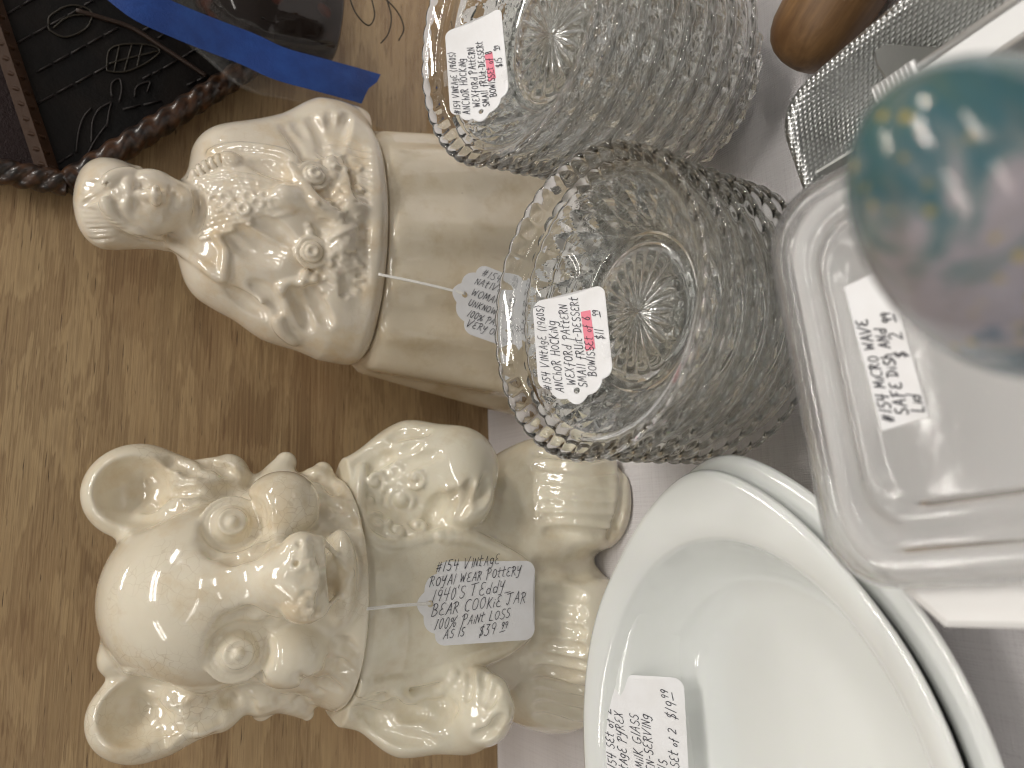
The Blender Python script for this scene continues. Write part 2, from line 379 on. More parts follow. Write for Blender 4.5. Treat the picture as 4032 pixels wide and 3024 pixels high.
# ------------------------------------------------------------------ clay: a small signed-distance sculptor
class Clay:
    def __init__(s, lo, hi, h):
        s.lo = np.array(lo, float); s.h = h
        s.n = np.ceil((np.array(hi) - s.lo) / h).astype(int) + 1
        s.D = np.full(s.n, 1.0, np.float32)
        s.ax = [(s.lo[i] + h * np.arange(s.n[i])).astype(np.float32) for i in range(3)]
    def win(s, lo, hi):
        sl = []
        for i in range(3):
            a = int(max(0, math.floor((lo[i] - s.lo[i]) / s.h))); b_ = int(min(s.n[i], math.ceil((hi[i] - s.lo[i]) / s.h) + 1))
            if b_ <= a: return None
            sl.append(slice(a, b_))
        return tuple(sl)
    def pts(s, sl):
        return np.meshgrid(*[s.ax[i][sl[i]] for i in range(3)], indexing='ij', sparse=True)
    def put(s, sl, d, k, op):
        A = s.D[sl]
        if op == 'add':
            h_ = np.maximum(k - np.abs(A - d), 0) / max(k, 1e-6); s.D[sl] = np.minimum(A, d) - h_ * h_ * k * .25
        elif op == 'cut':
            d = -d; h_ = np.maximum(k - np.abs(A - d), 0) / max(k, 1e-6); s.D[sl] = np.maximum(A, d) + h_ * h_ * k * .25
    def ell(s, c, r, k=.006, op='add', rot=None):
        c = np.asarray(c, float); r = np.array([r] * 3 if np.isscalar(r) else r, float)
        m_ = r.max() + k + .004
        sl = s.win(c - m_, c + m_)
        if sl is None: return s
        X, Y, Z = s.pts(sl); P = [X - c[0], Y - c[1], Z - c[2]]
        if rot is not None:
            R = np.asarray(rot); P = [R[i][0] * P[0] + R[i][1] * P[1] + R[i][2] * P[2] for i in range(3)]
        k0 = np.sqrt(sum((P[i] / r[i]) ** 2 for i in range(3))); k1 = np.sqrt(sum((P[i] / r[i] ** 2) ** 2 for i in range(3))) + 1e-9
        s.put(sl, k0 * (k0 - 1) / k1, k, op); return s
    def cone(s, a, b_, ra, rb, k=.006, op='add'):
        a = np.asarray(a, float); b_ = np.asarray(b_, float); m_ = max(ra, rb) + k + .004
        sl = s.win(np.minimum(a, b_) - m_, np.maximum(a, b_) + m_)
        if sl is None: return s
        X, Y, Z = s.pts(sl); e = b_ - a; L = e @ e + 1e-12
        t = np.clip(((X - a[0]) * e[0] + (Y - a[1]) * e[1] + (Z - a[2]) * e[2]) / L, 0, 1)
        d = np.sqrt((X - a[0] - t * e[0]) ** 2 + (Y - a[1] - t * e[1]) ** 2 + (Z - a[2] - t * e[2]) ** 2) - (ra + (rb - ra) * t)
        s.put(sl, d, k, op); return s
    def line(s, P, r, k=.002, op='add'):
        r = [r] * len(P) if np.isscalar(r) else r
        for i in range(len(P) - 1): s.cone(P[i], P[i + 1], r[i], r[i + 1], k, op)
        return s
    def ring(s, c, nrm, R, r, k=.0015, op='add', n=18):
        nrm = unit(nrm); a = unit(np.cross(nrm, (.3, .2, .9))); b_ = np.cross(nrm, a)
        P = [np.asarray(c) + R * (cos(t) * a + sin(t) * b_) for t in np.linspace(0, 2 * pi, n + 1)]
        return s.line(P, r, k, op)
    def below(s, z):   # remove everything under z
        s.D = np.maximum(s.D, (z - s.ax[2])[None, None, :])
        return s
    def above(s, z):
        s.D = np.maximum(s.D, (s.ax[2] - z)[None, None, :]); return s
    def hit(s, x, y, off=0.0):
        v_ = unit(ray(x, y)); t = np.arange(.2, .75, .0004)
        P = CAM + t[:, None] * v_; I = np.round((P - s.lo) / s.h).astype(int)
        ok = np.all((I >= 0) & (I < s.n), axis=1)
        J = np.clip(I, 0, s.n - 1); d = np.where(ok, s.D[J[:, 0], J[:, 1], J[:, 2]], 1)
        q = np.nonzero(d < 0)[0]
        if len(q) == 0:
            q = [int(np.argmin(d))]
        return CAM + (t[q[0]] + off) * v_
    def ball(s, x, y, Y, px, py, ry, k=.006, op='add'):
        """ellipsoid whose outline is px (along the height) by py (across) photo pixels"""
        p = at(x, y, Y); return s.ell(p, (np.linalg.norm(at(x, y + py, Y) - p), ry, np.linalg.norm(at(x + px, y, Y) - p)), k, op)
    def limb(s, a, b_, ra, rb, k=.006, op='add'):
        """tapered limb between two (x, y, Y) photo points, radii in photo pixels"""
        pa, pb = at(*a), at(*b_); f_ = lambda q, r: np.linalg.norm(at(q[0], q[1] + r, q[2]) - at(*q))
        return s.cone(pa, pb, f_(a, ra), f_(b_, rb), k, op)
    def normal(s, p):
        I = np.clip(np.round((np.asarray(p) - s.lo) / s.h).astype(int), 2, s.n - 3)
        g = [s.D[tuple(I + 2 * e)] - s.D[tuple(I - 2 * e)] for e in np.eye(3, dtype=int)]
        return unit(np.array(g) + 1e-9)
    def mesh(s, name, off):
        D = s.D
        for a in range(3):      # one light blur keeps the glaze soft
            B = D.copy(); n_ = D.shape[a]
            sa = [slice(None)] * 3; sb = [slice(None)] * 3; sc_ = [slice(None)] * 3
            sa[a] = slice(0, n_ - 2); sb[a] = slice(1, n_ - 1); sc_[a] = slice(2, n_)
            B[tuple(sb)] = .17 * D[tuple(sa)] + .66 * D[tuple(sb)] + .17 * D[tuple(sc_)]; D = B
        ins = D < 0
        c8 = [(i, j, k) for i in (0, 1) for j in (0, 1) for k in (0, 1)]
        nx, ny, nz = D.shape
        cnt = sum(ins[i:nx - 1 + i, j:ny - 1 + j, k:nz - 1 + k].astype(np.int8) for i, j, k in c8)
        act = (cnt > 0) & (cnt < 8); idx = np.argwhere(act)
        vid = np.full(act.shape, -1, np.int64); vid[act] = np.arange(len(idx))
        val = np.stack([D[idx[:, 0] + i, idx[:, 1] + j, idx[:, 2] + k] for i, j, k in c8], 1)
        acc = np.zeros((len(idx), 3)); num = np.zeros(len(idx))
        for p in range(8):
            for q in range(p + 1, 8):
                e = np.abs(np.array(c8[p]) - np.array(c8[q]))
                if e.sum() != 1: continue
                x = (val[:, p] < 0) != (val[:, q] < 0); t = val[:, p] / (val[:, p] - val[:, q] + 1e-20)
                P = np.array(c8[p]) + t[:, None] * (np.array(c8[q]) - np.array(c8[p]))
                acc[x] += P[x]; num[x] += 1
        loc = acc / num[:, None]
        V = s.lo + s.h * (idx + loc)
        F = []
        for a in range(3):
            b_, c_ = (a + 1) % 3, (a + 2) % 3
            s0 = [slice(None)] * 3; s1 = [slice(None)] * 3; s0[a] = slice(0, -1); s1[a] = slice(1, None)
            i0 = ins[tuple(s0)]; i1 = ins[tuple(s1)]; E = np.argwhere(i0 != i1)
            E = E[(E[:, b_] > 0) & (E[:, c_] > 0) & (E[:, b_] < D.shape[b_] - 1) & (E[:, c_] < D.shape[c_] - 1)]
            sg = i0[E[:, 0], E[:, 1], E[:, 2]]
            def cell(db, dc):
                Q = E.copy(); Q[:, b_] -= db; Q[:, c_] -= dc; return vid[Q[:, 0], Q[:, 1], Q[:, 2]]
            q = np.stack([cell(1, 1), cell(0, 1), cell(0, 0), cell(1, 0)], 1)
            q[~sg] = q[~sg][:, ::-1]; F.append(q)
        F = np.concatenate(F); F = F[(F >= 0).all(1)]
        G = np.gradient(D, s.h)
        f0 = np.floor((V - s.lo) / s.h).astype(int); fr = (V - s.lo) / s.h - f0
        N = np.zeros_like(V)
        for i, j, k in c8:
            w_ = np.abs(1 - i - fr[:, 0]) * np.abs(1 - j - fr[:, 1]) * np.abs(1 - k - fr[:, 2])
            ii = np.clip(f0 + np.array((i, j, k)), 0, np.array(D.shape) - 1)
            for a in range(3): N[:, a] += w_ * G[a][ii[:, 0], ii[:, 1], ii[:, 2]]
        N /= np.linalg.norm(N, axis=1)[:, None] + 1e-12
        V = V - np.asarray(off)
        me = bpy.data.meshes.new(name)
        me.vertices.add(len(V)); me.vertices.foreach_set('co', V.astype(np.float32).ravel())
        me.loops.add(F.size); me.loops.foreach_set('vertex_index', F.astype(np.int32).ravel())
        me.polygons.add(len(F)); me.polygons.foreach_set('loop_start', np.arange(0, F.size, 4, dtype=np.int32))
        me.polygons.foreach_set('use_smooth', np.ones(len(F), bool))
        me.update(calc_edges=True); me.validate()
        me.normals_split_custom_set_from_vertices(N.astype(np.float32).tolist())
        return me

# ------------------------------------------------------------------ teddy bear jar
SEAM = .1605
def bear_lid(parent, off):
    c = Clay((-.135, -.215, SEAM - .006), (.068, -.034, .298), .00085)
    c.ball(800, 2335, -.108, 372, 385, .056)
    c.ball(1150, 2335, -.105, 225, 395, .054, .015)               # jaw
    c.ball(1305, 2325, -.104, 120, 465, .057, .015)               # collar of the lid
    # ears: a dish each with a furry lobe that runs down beside the head
    for sg, (cx, cyy), (tx, ty) in ((-1, (545, 1935), (900, 1872)), (1, (565, 2812), (860, 2808))):
        c.ball(cx, cyy, -.098, 215, 192, .018, .006)
        c.limb((cx + 140, cyy - 8 * sg, -.100), (tx, ty, -.104), 140, 78, .008)
        c.ball(cx - 12, cyy + 8 * sg, -.1235, 190, 166, .0265, .0025, 'cut')
        c.limb((cx + 140, cyy + 8 * sg, -.1240), (cx + 290, ty + 10 * sg, -.1225), 100, 34, .004, 'cut')
        # soft ridges of inner fur
        for dx, dy, ex_, ey in ((20, -100, 230, -50), (90, -55, 270, -15), (150, 35, 310, 38)):
            q = [c.hit(cx + dx, cyy + dy * sg, .0010), c.hit(cx + (dx + ex_) / 2, cyy + (dy + ey) * sg / 2 + 10, .0006), c.hit(cx + ex_, cyy + ey * sg, .0010)]
            if max(np.linalg.norm(q[0] - q[1]), np.linalg.norm(q[1] - q[2])) < .03: c.line(q, [.0008, .0030, .0006], .006)
    # cheek fur
    for a, b_, ra, rb in (((1040, 1990, -.105), (1125, 1820, -.102), 120, 42), ((1200, 1960, -.11), (1270, 1855, -.105), 110, 38), ((900, 1960, -.10), (900, 1845, -.10), 80, 40),
                          ((1130, 2700, -.105), (1210, 2815, -.10), 120, 24), ((1020, 2720, -.105), (1030, 2800, -.10), 100, 40), ((1270, 2650, -.11), (1340, 2745, -.108), 110, 36), ((880, 2700, -.10), (905, 2790, -.10), 80, 45)):
        c.limb(a, b_, ra, rb, .008)
    c.ball(425, 2600, -.100, 42, 50, .008, .010)                   # small lump by the left ear
    # cheeks and muzzle
    c.ball(1110, 1990, -.141, 142, 138, .020, .004)
    c.ball(1135, 2568, -.146, 146, 142, .020, .004)
    c.ball(1060, 2275, -.150, 150, 165, .026, .010)
    c.limb((860, 2305, -.152), (1110, 2275, -.168), 95, 118, .012)
    # creases that set the brow off from cheeks and muzzle
    c.line([c.hit(800, 2130), c.hit(850, 2165), c.hit(925, 2185), c.hit(1010, 2165), c.hit(1040, 2125)], [.001, .0024, .0030, .0030, .001], .006, 'cut')
    c.line([c.hit(845, 2500), c.hit(900, 2455), c.hit(980, 2425), c.hit(1040, 2430)], [.001, .0026, .0030, .001], .006, 'cut')
    c.line([c.hit(985, 1905), c.hit(975, 1990), c.hit(1000, 2070), c.hit(1040, 2110)], .0018, .005, 'cut')
    c.line([c.hit(1020, 2660), c.hit(1000, 2580), c.hit(1015, 2500), c.hit(1060, 2450)], .0018, .005, 'cut')
    # nose with two dimpled lobes
    for x, y, p, Y in ((1190, 2176, 86, -.181), (1198, 2368, 92, -.181), (1165, 2272, 105, -.180), (1115, 2272, 105, -.175)):
        c.ball(x, y, Y, p, p, .0115, .005)
    c.ball(1195, 2272, -.181, 78, 90, .0115, .006)
    c.line([c.hit(1150, 2270), c.hit(1200, 2275), c.hit(1250, 2278)], [.0006, .0014, .0016], .004, 'cut')
    for y0 in (2178, 2368):
        for k in range(22):
            a = rng.uniform(0, 6.28); r = rng.uniform(28, 72)
            c.ell(c.hit(1198 + r * cos(a), y0 + r * sin(a), -.0004), .0012, .0008, 'cut')
        c.ring(c.hit(1200, y0), c.normal(c.hit(1200, y0)), .0030, .0008, .0008, 'cut')
    # mouth, tongue and chin
    c.ball(1335, 2265, -.158, 60, 185, .014, .006)
    mo = [c.hit(1235, 2115), c.hit(1268, 2180), c.hit(1290, 2262), c.hit(1268, 2350), c.hit(1240, 2425)]
    c.line(mo, [.0010, .0024, .0042, .0024, .0010], .0025, 'cut')
    c.ell(c.hit(1300, 2245, .0012), (.0085, .0045, .0042), .002)
    c.line([c.hit(1262, 2120), c.hit(1330, 2190), c.hit(1378, 2258), c.hit(1335, 2340), c.hit(1262, 2420)], .0013, .003)
    # eyes: socket, lid rings, iris ring, pupil
    for x, y, s_ in ((912, 2062, 1), (935, 2568, -1)):
        p = c.hit(x, y); n_ = unit(c.normal(p) * .45 + unit(CAM - p))
        c.ell(p + n_ * .0075, .0158, .003, 'cut')
        q = p - n_ * .0058
        c.ring(q + n_ * .0030, n_, .0136, .0013, .0010, n=30); c.ell(q, .0108, .0006)
        c.ring(q + n_ * .0040, n_, .0112, .0009, .0004, n=30)
        q2 = q + n_ * .0104
        c.ring(q2 - n_ * .0014, n_, .0058, .0012, .0004, n=24); c.ell(q2 - n_ * .0004, .0028, .0004)
    # fur strokes
    for x0, y0, x1, y1 in ((700, 1830, 800, 1870), (760, 1800, 880, 1850), (840, 1830, 930, 1880), (640, 1800, 720, 1840), (580, 2010, 640, 1985), (690, 1950, 780, 1930),
                           (1180, 1850, 1300, 1900), (1120, 1850, 1220, 1930), (1260, 1890, 1370, 1960), (1290, 1960, 1390, 2030), (1330, 2030, 1410, 2080), (1050, 1840, 1110, 1890),
                           (640, 2880, 760, 2850), (700, 2800, 830, 2790), (760, 2860, 860, 2830), (600, 2940, 680, 2910), (1150, 2740, 1220, 2790), (1080, 2740, 1150, 2790), (1230, 2670, 1330, 2710), (1290, 2600, 1380, 2640), (1320, 2520, 1400, 2560), (960, 2750, 1000, 2800), (880, 2720, 930, 2770), (1180, 2660, 1250, 2720)):
        q = [c.hit(x0, y0), c.hit((x0 + x1) / 2, (y0 + y1) / 2), c.hit(x1, y1)]
        if max(np.linalg.norm(q[0] - q[1]), np.linalg.norm(q[1] - q[2])) < .03: c.line(q, [.0004, .0017, .0004], .005, 'cut')
    c.below(SEAM + .0012)
    return link('lid', c.mesh('bear_lid', off), M_bear_lid, parent)

def bear_body(parent, off):
    c = Clay((-.165, -.205, -.004), (.090, -.022, SEAM + .006), .00105)
    A = at
    def ln(P, r, k=.003, op='add', n=5, lim=.05):
        q = [c.hit(*p) for p in P]
        if max(np.linalg.norm(q[i] - q[i + 1]) for i in range(len(q) - 1)) > lim: return None
        if n > 1: q = list(spline(q, n))
        rr = r if np.isscalar(r) else list(np.interp(np.linspace(0, 1, len(q)), np.linspace(0, 1, len(r)), r))
        c.line(q, rr, k, op); return q
    c.ell((-.040, -.102, .095), (.068, .054, .095))
    c.ell((-.042, -.100, .158), (.068, .052, .030), .012)
    c.ell((-.040, -.095, .036), (.084, .066, .044), .020)
    # arms
    c.limb((1385, 1895, -.112), (1620, 1835, -.118), 100, 165, .010); c.limb((1620, 1835, -.118), (1790, 1850, -.136), 165, 165, .012)
    c.limb((1790, 1850, -.136), (1830, 1960, -.150), 158, 115, .010)
    c.limb((1370, 2770, -.110), (1600, 2830, -.120), 75, 125, .010); c.limb((1600, 2830, -.120), (1830, 2830, -.135), 130, 140, .012)
    c.ball(1885, 2800, -.147, 110, 140, .023, .006)
    # feet
    c.ball(2280, 1965, -.143, 185, 225, .038, .008); c.ball(2150, 1930, -.118, 180, 215, .036, .012)
    c.ball(2260, 2460, -.139, 175, 255, .036, .008); c.ball(2180, 2640, -.105, 200, 240, .045, .012)
    ln(((2150, 2240), (2280, 2235), (2420, 2225)), .004, .010, 'cut', 1)
    # paw fingers
    for x, y in ((1820, 2690), (1880, 2695), (1935, 2730), (1955, 2790)): c.ell(c.hit(x, y, .004), .0098, .003)
    ln(((1880, 2900), (1940, 2880), (1970, 2830)), .0016, .004, 'cut')
    ln(((1850, 2640), (1850, 2700), (1840, 2750)), .0012, .003, 'cut'); ln(((1905, 2660), (1908, 2715), (1895, 2760)), .0012, .003, 'cut'); ln(((1955, 2710), (1940, 2750), (1915, 2780)), .0012, .003, 'cut')
    # shag on the feet
    for k in range(7):
        y = 1790 + k * 52
        ln(((2110 + 8 * k, y - 10), (2240, y), (2330, y + 6), (2430, y + 4)), [.0002, .0012, .0012, .0002], .006, 'cut')
    ln(((2440, 1800), (2455, 1880), (2450, 1990), (2400, 2110)), .0014, .004, 'cut')
    for k in range(6): ln(((2120, 2590 + k * 46), (2200, 2610 + k * 48), (2300, 2620 + k * 48)), [.0002, .0014, .0003], .006, 'cut')
    for k in range(4): ln(((2150, 2330 + k * 70), (2230, 2345 + k * 70), (2290, 2350 + k * 70)), [.0004, .0016, .0004], .006, 'cut')
    # sleeve folds
    for P in (((1400, 1830), (1470, 1775), (1560, 1745)), ((1450, 1860), (1520, 1805), (1640, 1755)), ((1500, 1890), (1600, 1825), (1720, 1790)), ((1420, 1870), (1480, 1820), (1540, 1795)), ((1540, 1720), (1600, 1700), (1680, 1700)),
              ((1800, 2030), (1840, 1960), (1860, 1900)), ((1740, 2040), (1770, 1980), (1800, 1940)), ((1880, 1990), (1915, 1930), (1920, 1880)), ((1690, 2050), (1710, 2000), (1740, 1960)),
              ((1430, 2830), (1540, 2870), (1650, 2885)), ((1470, 2865), (1580, 2905), (1700, 2920)), ((1560, 2800), (1640, 2840), (1740, 2850)), ((1640, 2780), (1700, 2815), (1770, 2820)), ((1400, 2795), (1480, 2830), (1560, 2835)), ((1680, 2740), (1740, 2780), (1790, 2790)), ((1520, 2780), (1590, 2805), (1660, 2810))):
        ln(P, [.0002, .0015, .0002], .006, 'cut')
    # waistcoat scrolls
    p = c.hit(1580, 1968); n_ = c.normal(p)
    c.ring(p + n_ * .0006, n_, .0068, .0014, .0012); c.ell(p, .0048, .0012)
    for x, y, a0 in ((1552, 1862, 0), (1480, 1895, 1), (1452, 1968, 2), (1482, 2060, 3), (1562, 2088, 4), (1645, 2070, 5), (1640, 1880, 6)):
        p = c.hit(x, y); n_ = c.normal(p); e1 = unit(np.cross(n_, (.3, .2, .9))); e2 = np.cross(n_, e1)
        c.line([p + n_ * .0004 + (.0066 - .0005 * t * 1.1) * (cos(a0 + t * .62) * e1 + sin(a0 + t * .62) * e2) for t in range(12)], .0015, .0010); c.ell(p, .0018, .001)
    ln(((1430, 1840), (1418, 1905), (1415, 1990), (1432, 2085), (1500, 2138), (1600, 2142), (1710, 2112)), .0020, .003)
    # ruffled waistcoat edges
    for P in (((1730, 2110), (1850, 2120), (1940, 2160), (2010, 2200), (2060, 2235)), ((2060, 2500), (1980, 2560), (1880, 2600), (1760, 2640), (1640, 2670), (1500, 2690), (1390, 2690))):
        q = ln(P, .0026, .004, n=7)
        for i in range(0, len(q), 2): c.ell(q[i] + np.array((0, -.0006, 0)), .0038, .0015)
    ln(((1390, 2720), (1500, 2738), (1560, 2720), (1610, 2748), (1670, 2725), (1730, 2720), (1790, 2660)), .0020, .003)
    c.above(SEAM); c.below(.0)
    return link('jar_body', c.mesh('bear_body', off), M_bear, parent)

BEAR0 = np.array((-.040, -.10, 0.0))
bear = tag(empty('cookie_jar', BEAR0), 'large cream glazed teddy bear cookie jar with big ears and crackled face', 'cookie jar', None)
bear_body(bear, BEAR0); bear_lid(bear, BEAR0)

# ------------------------------------------------------------------ woman jar
WSEAM = .1375
W0 = np.array((.180, -.080, 0.0))
def woman_lid(parent, off):
    c = Clay((.078, -.162, WSEAM - .006), (.312, -.014, .316), .00080)
    Y0 = -.082
    def ln(P, r, k=.003, op='add', n=5, lim=.09):
        q = [c.hit(*p) for p in P]
        if max(np.linalg.norm(q[i] - q[i + 1]) for i in range(len(q) - 1)) > lim: return
        if n > 1: q = list(spline(q, n))
        rr = r if np.isscalar(r) else list(np.interp(np.linspace(0, 1, len(q)), np.linspace(0, 1, len(r)), r))
        c.line(q, rr, k, op)
    # skull and hair mass, then the face set forward of it
    c.ball(440, 800, Y0 + .004, 145, 158, .026)
    c.limb((430, 890, Y0 + .003), (640, 938, Y0 + .006), 84, 44, .008); c.limb((420, 715, Y0 + .003), (540, 690, Y0 + .006), 74, 34, .008)
    c.limb((500, 786, Y0 - .009), (660, 800, Y0 - .011), 110, 92, .0015)
    c.limb((660, 798, Y0 - .013), (735, 803, Y0 - .016), 84, 40, .008)
    c.limb((740, 830, Y0 + .002), (870, 830, Y0), 95, 150, .008)
    # torso, shawl shoulders, arms
    c.limb((900, 650, Y0 + .004), (895, 1035, Y0 + .004), 125, 145, .018)
    c.ball(1130, 900, Y0, 300, 375, .044, .020)
    c.ball(1385, 950, Y0, 105, 478, .050, .014)
    c.limb((930, 640, Y0), (1290, 540, Y0 - .002), 118, 122, .012); c.limb((1290, 535, Y0 - .002), (1390, 510, Y0), 118, 80, .012)
    c.limb((880, 1075, Y0), (1110, 1205, Y0), 120, 130, .014); c.limb((1110, 1205, Y0), (1290, 1265, Y0 - .002), 130, 155, .012)
    c.limb((1330, 580, Y0 - .014), (1370, 820, Y0 - .042), 110, 62, .010); c.limb((1310, 1210, Y0 - .014), (1355, 960, Y0 - .044), 120, 66, .010)
    # eye hollows, nose, brows, lids, lips
    for x, y, r in ((546, 718, .0056), (540, 812, .0064)): c.ell(c.hit(x, y, -.0036), (r, .0056, r * .72), .004, 'cut')
    c.line([c.hit(515, 764, .0012), c.hit(570, 766, -.0012), c.hit(612, 768, -.0042)], [.0016, .0022, .0034], .003)
    c.ell(c.hit(614, 744, .0002), .0024, .0015); c.ell(c.hit(616, 792, .0004), .0026, .0015)
    c.ell(c.hit(632, 790, -.0002), .0018, .0012, 'cut'); c.ell(c.hit(631, 752, -.0002), .0016, .0012, 'cut')
    ln(((514, 694), (503, 722), (508, 752)), [.0004, .0016, .0006], .0025); ln(((506, 778), (497, 815), (512, 858)), [.0006, .0018, .0004], .0025)
    for x, y in ((551, 717), (546, 813)):
        c.ell(c.hit(x, y, .0010), (.0050, .0028, .0024), .0010)
        ln(((x - 8, y - 30), (x - 15, y), (x - 8, y + 30)), .0007, .0008); ln(((x + 6, y - 28), (x + 12, y), (x + 6, y + 28)), .0008, .0008, 'cut')
    c.ell(c.hit(592, 858, .0060), (.0095, .009, .0095), .008); c.ell(c.hit(600, 712, .0050), (.006, .007, .008), .006)
    ln(((657, 745), (650, 768), (654, 778), (650, 790), (660, 818)), [.0004, .0019, .0014, .0019, .0004], .0012); ln(((677, 752), (679, 782), (678, 812)), [.0004, .0026, .0004], .0012)
    ln(((667, 738), (665, 780), (669, 826)), .0009, .0010, 'cut'); ln(((695, 765), (698, 785), (696, 805)), [.0003, .0018, .0003], .004, 'cut')
    c.ell(c.hit(728, 796, .0026), (.0062, .0050, .0048), .005)
    # waves of hair framing the forehead, parting and combed strokes
    ln(((408, 756), (422, 800), (446, 850), (500, 885), (560, 915), (640, 938)), [.0020, .0036, .0036, .0034, .0034, .0026], .0015); ln(((408, 742), (432, 712), (470, 690), (522, 678)), [.0020, .0036, .0036, .0026], .0015)
    ln(((325, 806), (370, 778), (420, 750)), [.0006, .0020, .0014], .002, 'cut')
    for k in range(7):
        ln(((312 + 8 * k, 822 + 20 * k), (360 + 12 * k, 828 + 19 * k), (415 + 24 * k, 842 + 15 * k)), [.0002, .0008, .0002], .0014, 'cut')
        if k < 4: ln(((308 + 10 * k, 772 - 18 * k), (348 + 10 * k, 764 - 15 * k), (400 + 12 * k, 744 - 9 * k)), [.0002, .0008, .0002], .0014, 'cut')
    for k in range(4): ln(((480 + 40 * k, 915 + 10 * k), (540 + 30 * k, 938 + 6 * k), (610 + 20 * k, 955)), [.0003, .0013, .0003], .0012, 'cut')
    ln(((778, 760), (786, 830), (770, 900)), .0020, .003, 'cut')                                   # shadow line under the jaw
    # braid, bead strands, pendant cluster
    q = spline([c.hit(x, y, .0005) for x, y in ((770, 690), (830, 655), (890, 630), (925, 640))], 5)
    c.line(list(q), .0036, .003)
    for i in range(1, len(q) - 5, 2): c.ring(q[i], q[i + 1] - q[i - 1], .0038, .0007, .0008, 'cut', 12)
    for k in range(5):
        ln(((775 + 16 * k, 715 + 12 * k), (930 + 12 * k, 690 + 22 * k), (1165 - 18 * k, 740 + 10 * k)), .0019, .0007)
        ln(((795 + 14 * k, 940 - 26 * k), (950 + 6 * k, 898 - 24 * k), (1150 - 18 * k, 832 - 12 * k)), .0019, .0007)
    for x, y in ((845, 785), (890, 778), (935, 790), (980, 775), (865, 812), (912, 816), (960, 822), (1015, 800), (1050, 770), (1085, 795)):
        c.ring(c.hit(x, y), c.normal(c.hit(x, y)), .0030, .0009, .0012, n=12)
    ln(((1115, 770), (1210, 800), (1330, 850)), [.0055, .0042, .0020], .005)
    # shawl edges and sleeves
    for P, r in ((((670, 960), (740, 1000), (820, 1060), (880, 1100)), .0014), (((880, 1095), (886, 1030), (888, 975), (850, 925)), .0009), (((1140, 655), (1190, 720), (1240, 790), (1330, 850)), .0022), (((830, 600), (960, 580), (1100, 600), (1170, 640)), .0016),
                 (((1030, 1190), (1080, 1160), (1120, 1130), (1180, 1110), (1240, 1090)), .0016), (((1090, 1250), (1110, 1300), (1160, 1345)), .0020), (((1200, 540), (1230, 600), (1240, 650)), .0022), (((1330, 560), (1300, 620), (1310, 700)), .0022)):
        ln(P, r, .004)
    # concho discs with concentric rings and small beads beside them
    for x, y in ((1232, 700), (1225, 995)):
        p = c.hit(x, y); n_ = unit(c.normal(p) + np.array((0, -.8, .15)))
        c.ell(p - n_ * .0015, .0074, .002)
        for R, r, d in ((.0084, .0015, .0020), (.0054, .0010, .0042), (.0028, .0010, .0058)): c.ring(p + n_ * d, n_, R, r, .0007)
    for x, y, r in ((1205, 1080, .0032), (1192, 1112, .0024), (1240, 1098, .0026), (1222, 915, .0028), (1212, 890, .0020), (1248, 800, .0024), (1255, 1060, .002)): c.ell(c.hit(x, y), r, .0015)
    # folds, fur and fringe
    for k in range(9):
        ln(((1325 + 8 * k, 540 + 22 * k), (1385 + 3 * k, 570 + 24 * k), (1450, 590 + 26 * k)), [.0006, .0015, .0006], .003, 'cut', 3)
        ln(((1300 + 7 * k, 960 + 26 * k), (1370, 930 + 26 * k), (1445, 900 + 26 * k)), [.0006, .0015, .0006], .003, 'cut', 3)
    for P in (((1120, 500), (1170, 560), (1190, 620)), ((1165, 490), (1220, 550), (1235, 620)), ((1225, 470), (1270, 540), (1270, 610)), ((1300, 450), (1310, 520), (1290, 600)), ((1370, 450), (1345, 520), (1325, 600)),
              ((1150, 1140), (1190, 1210), (1215, 1290)), ((1220, 1140), (1255, 1210), (1290, 1270)), ((1000, 1120), (1060, 1160), (1090, 1230)), ((900, 1140), (970, 1190), (1040, 1235)),
              ((900, 940), (980, 990), (1080, 1030)), ((940, 900), (1020, 960), (1110, 990)), ((1010, 870), (1080, 900), (1150, 950)), ((990, 640), (1060, 660), (1120, 690))):
        ln(P, [.0003, .0018, .0003], .006, 'cut')
    for k in range(70):
        x = rng.uniform(1250, 1420); y = rng.uniform(570, 1180); dx, dy = rng.uniform(8, 26), rng.uniform(-14, 14)
        c.line([c.hit(x, y), c.hit(x + dx, y + dy)], rng.uniform(.0005, .0009), .0018, rng.choice(['add', 'cut']))
    c.below(WSEAM + .001)
    return link('lid', c.mesh('woman_lid', off), M_woman, parent)
def woman_jar(parent, off):
    n = 160; th = np.arange(n) * 2 * pi / n; rings = []
    for z in list(np.linspace(0, WSEAM - .006, 26)) + [WSEAM - .003, WSEAM - .0012, WSEAM - .0004]:
        f_ = z / WSEAM
        a = .107 + (.0835 - .107) * f_; b_ = .066 + (.050 - .066) * f_
        k = 1 - .10 * max(0, 1 - z / .006) * .3
        fold = .0032 * (1.15 - .75 * f_) * (np.sin(13 * th + 1.2 * np.sin(3 * th) + 2.5 * f_) + .6 * np.sin(7 * th + 1))
        if z > WSEAM - .004: k *= 1 - (z - WSEAM + .004) * 12
        cx = .180 + .002 * (1 - f_); cyy = -.078
        rings.append(np.stack([cx + (a * k + fold) * np.cos(th), cyy + (b_ * k + fold) * np.sin(th), np.full(n, z)], 1))
    v, f = loft(rings, True, True)
    return link('jar_body', mesh('skirt', v, f, True, off), M_skirt, parent)
woman = tag(empty('cookie_jar', W0), 'tall ivory cookie jar shaped as a woman in shawl and long skirt', 'cookie jar', None)
woman_jar(woman, W0); woman_lid(woman, W0)

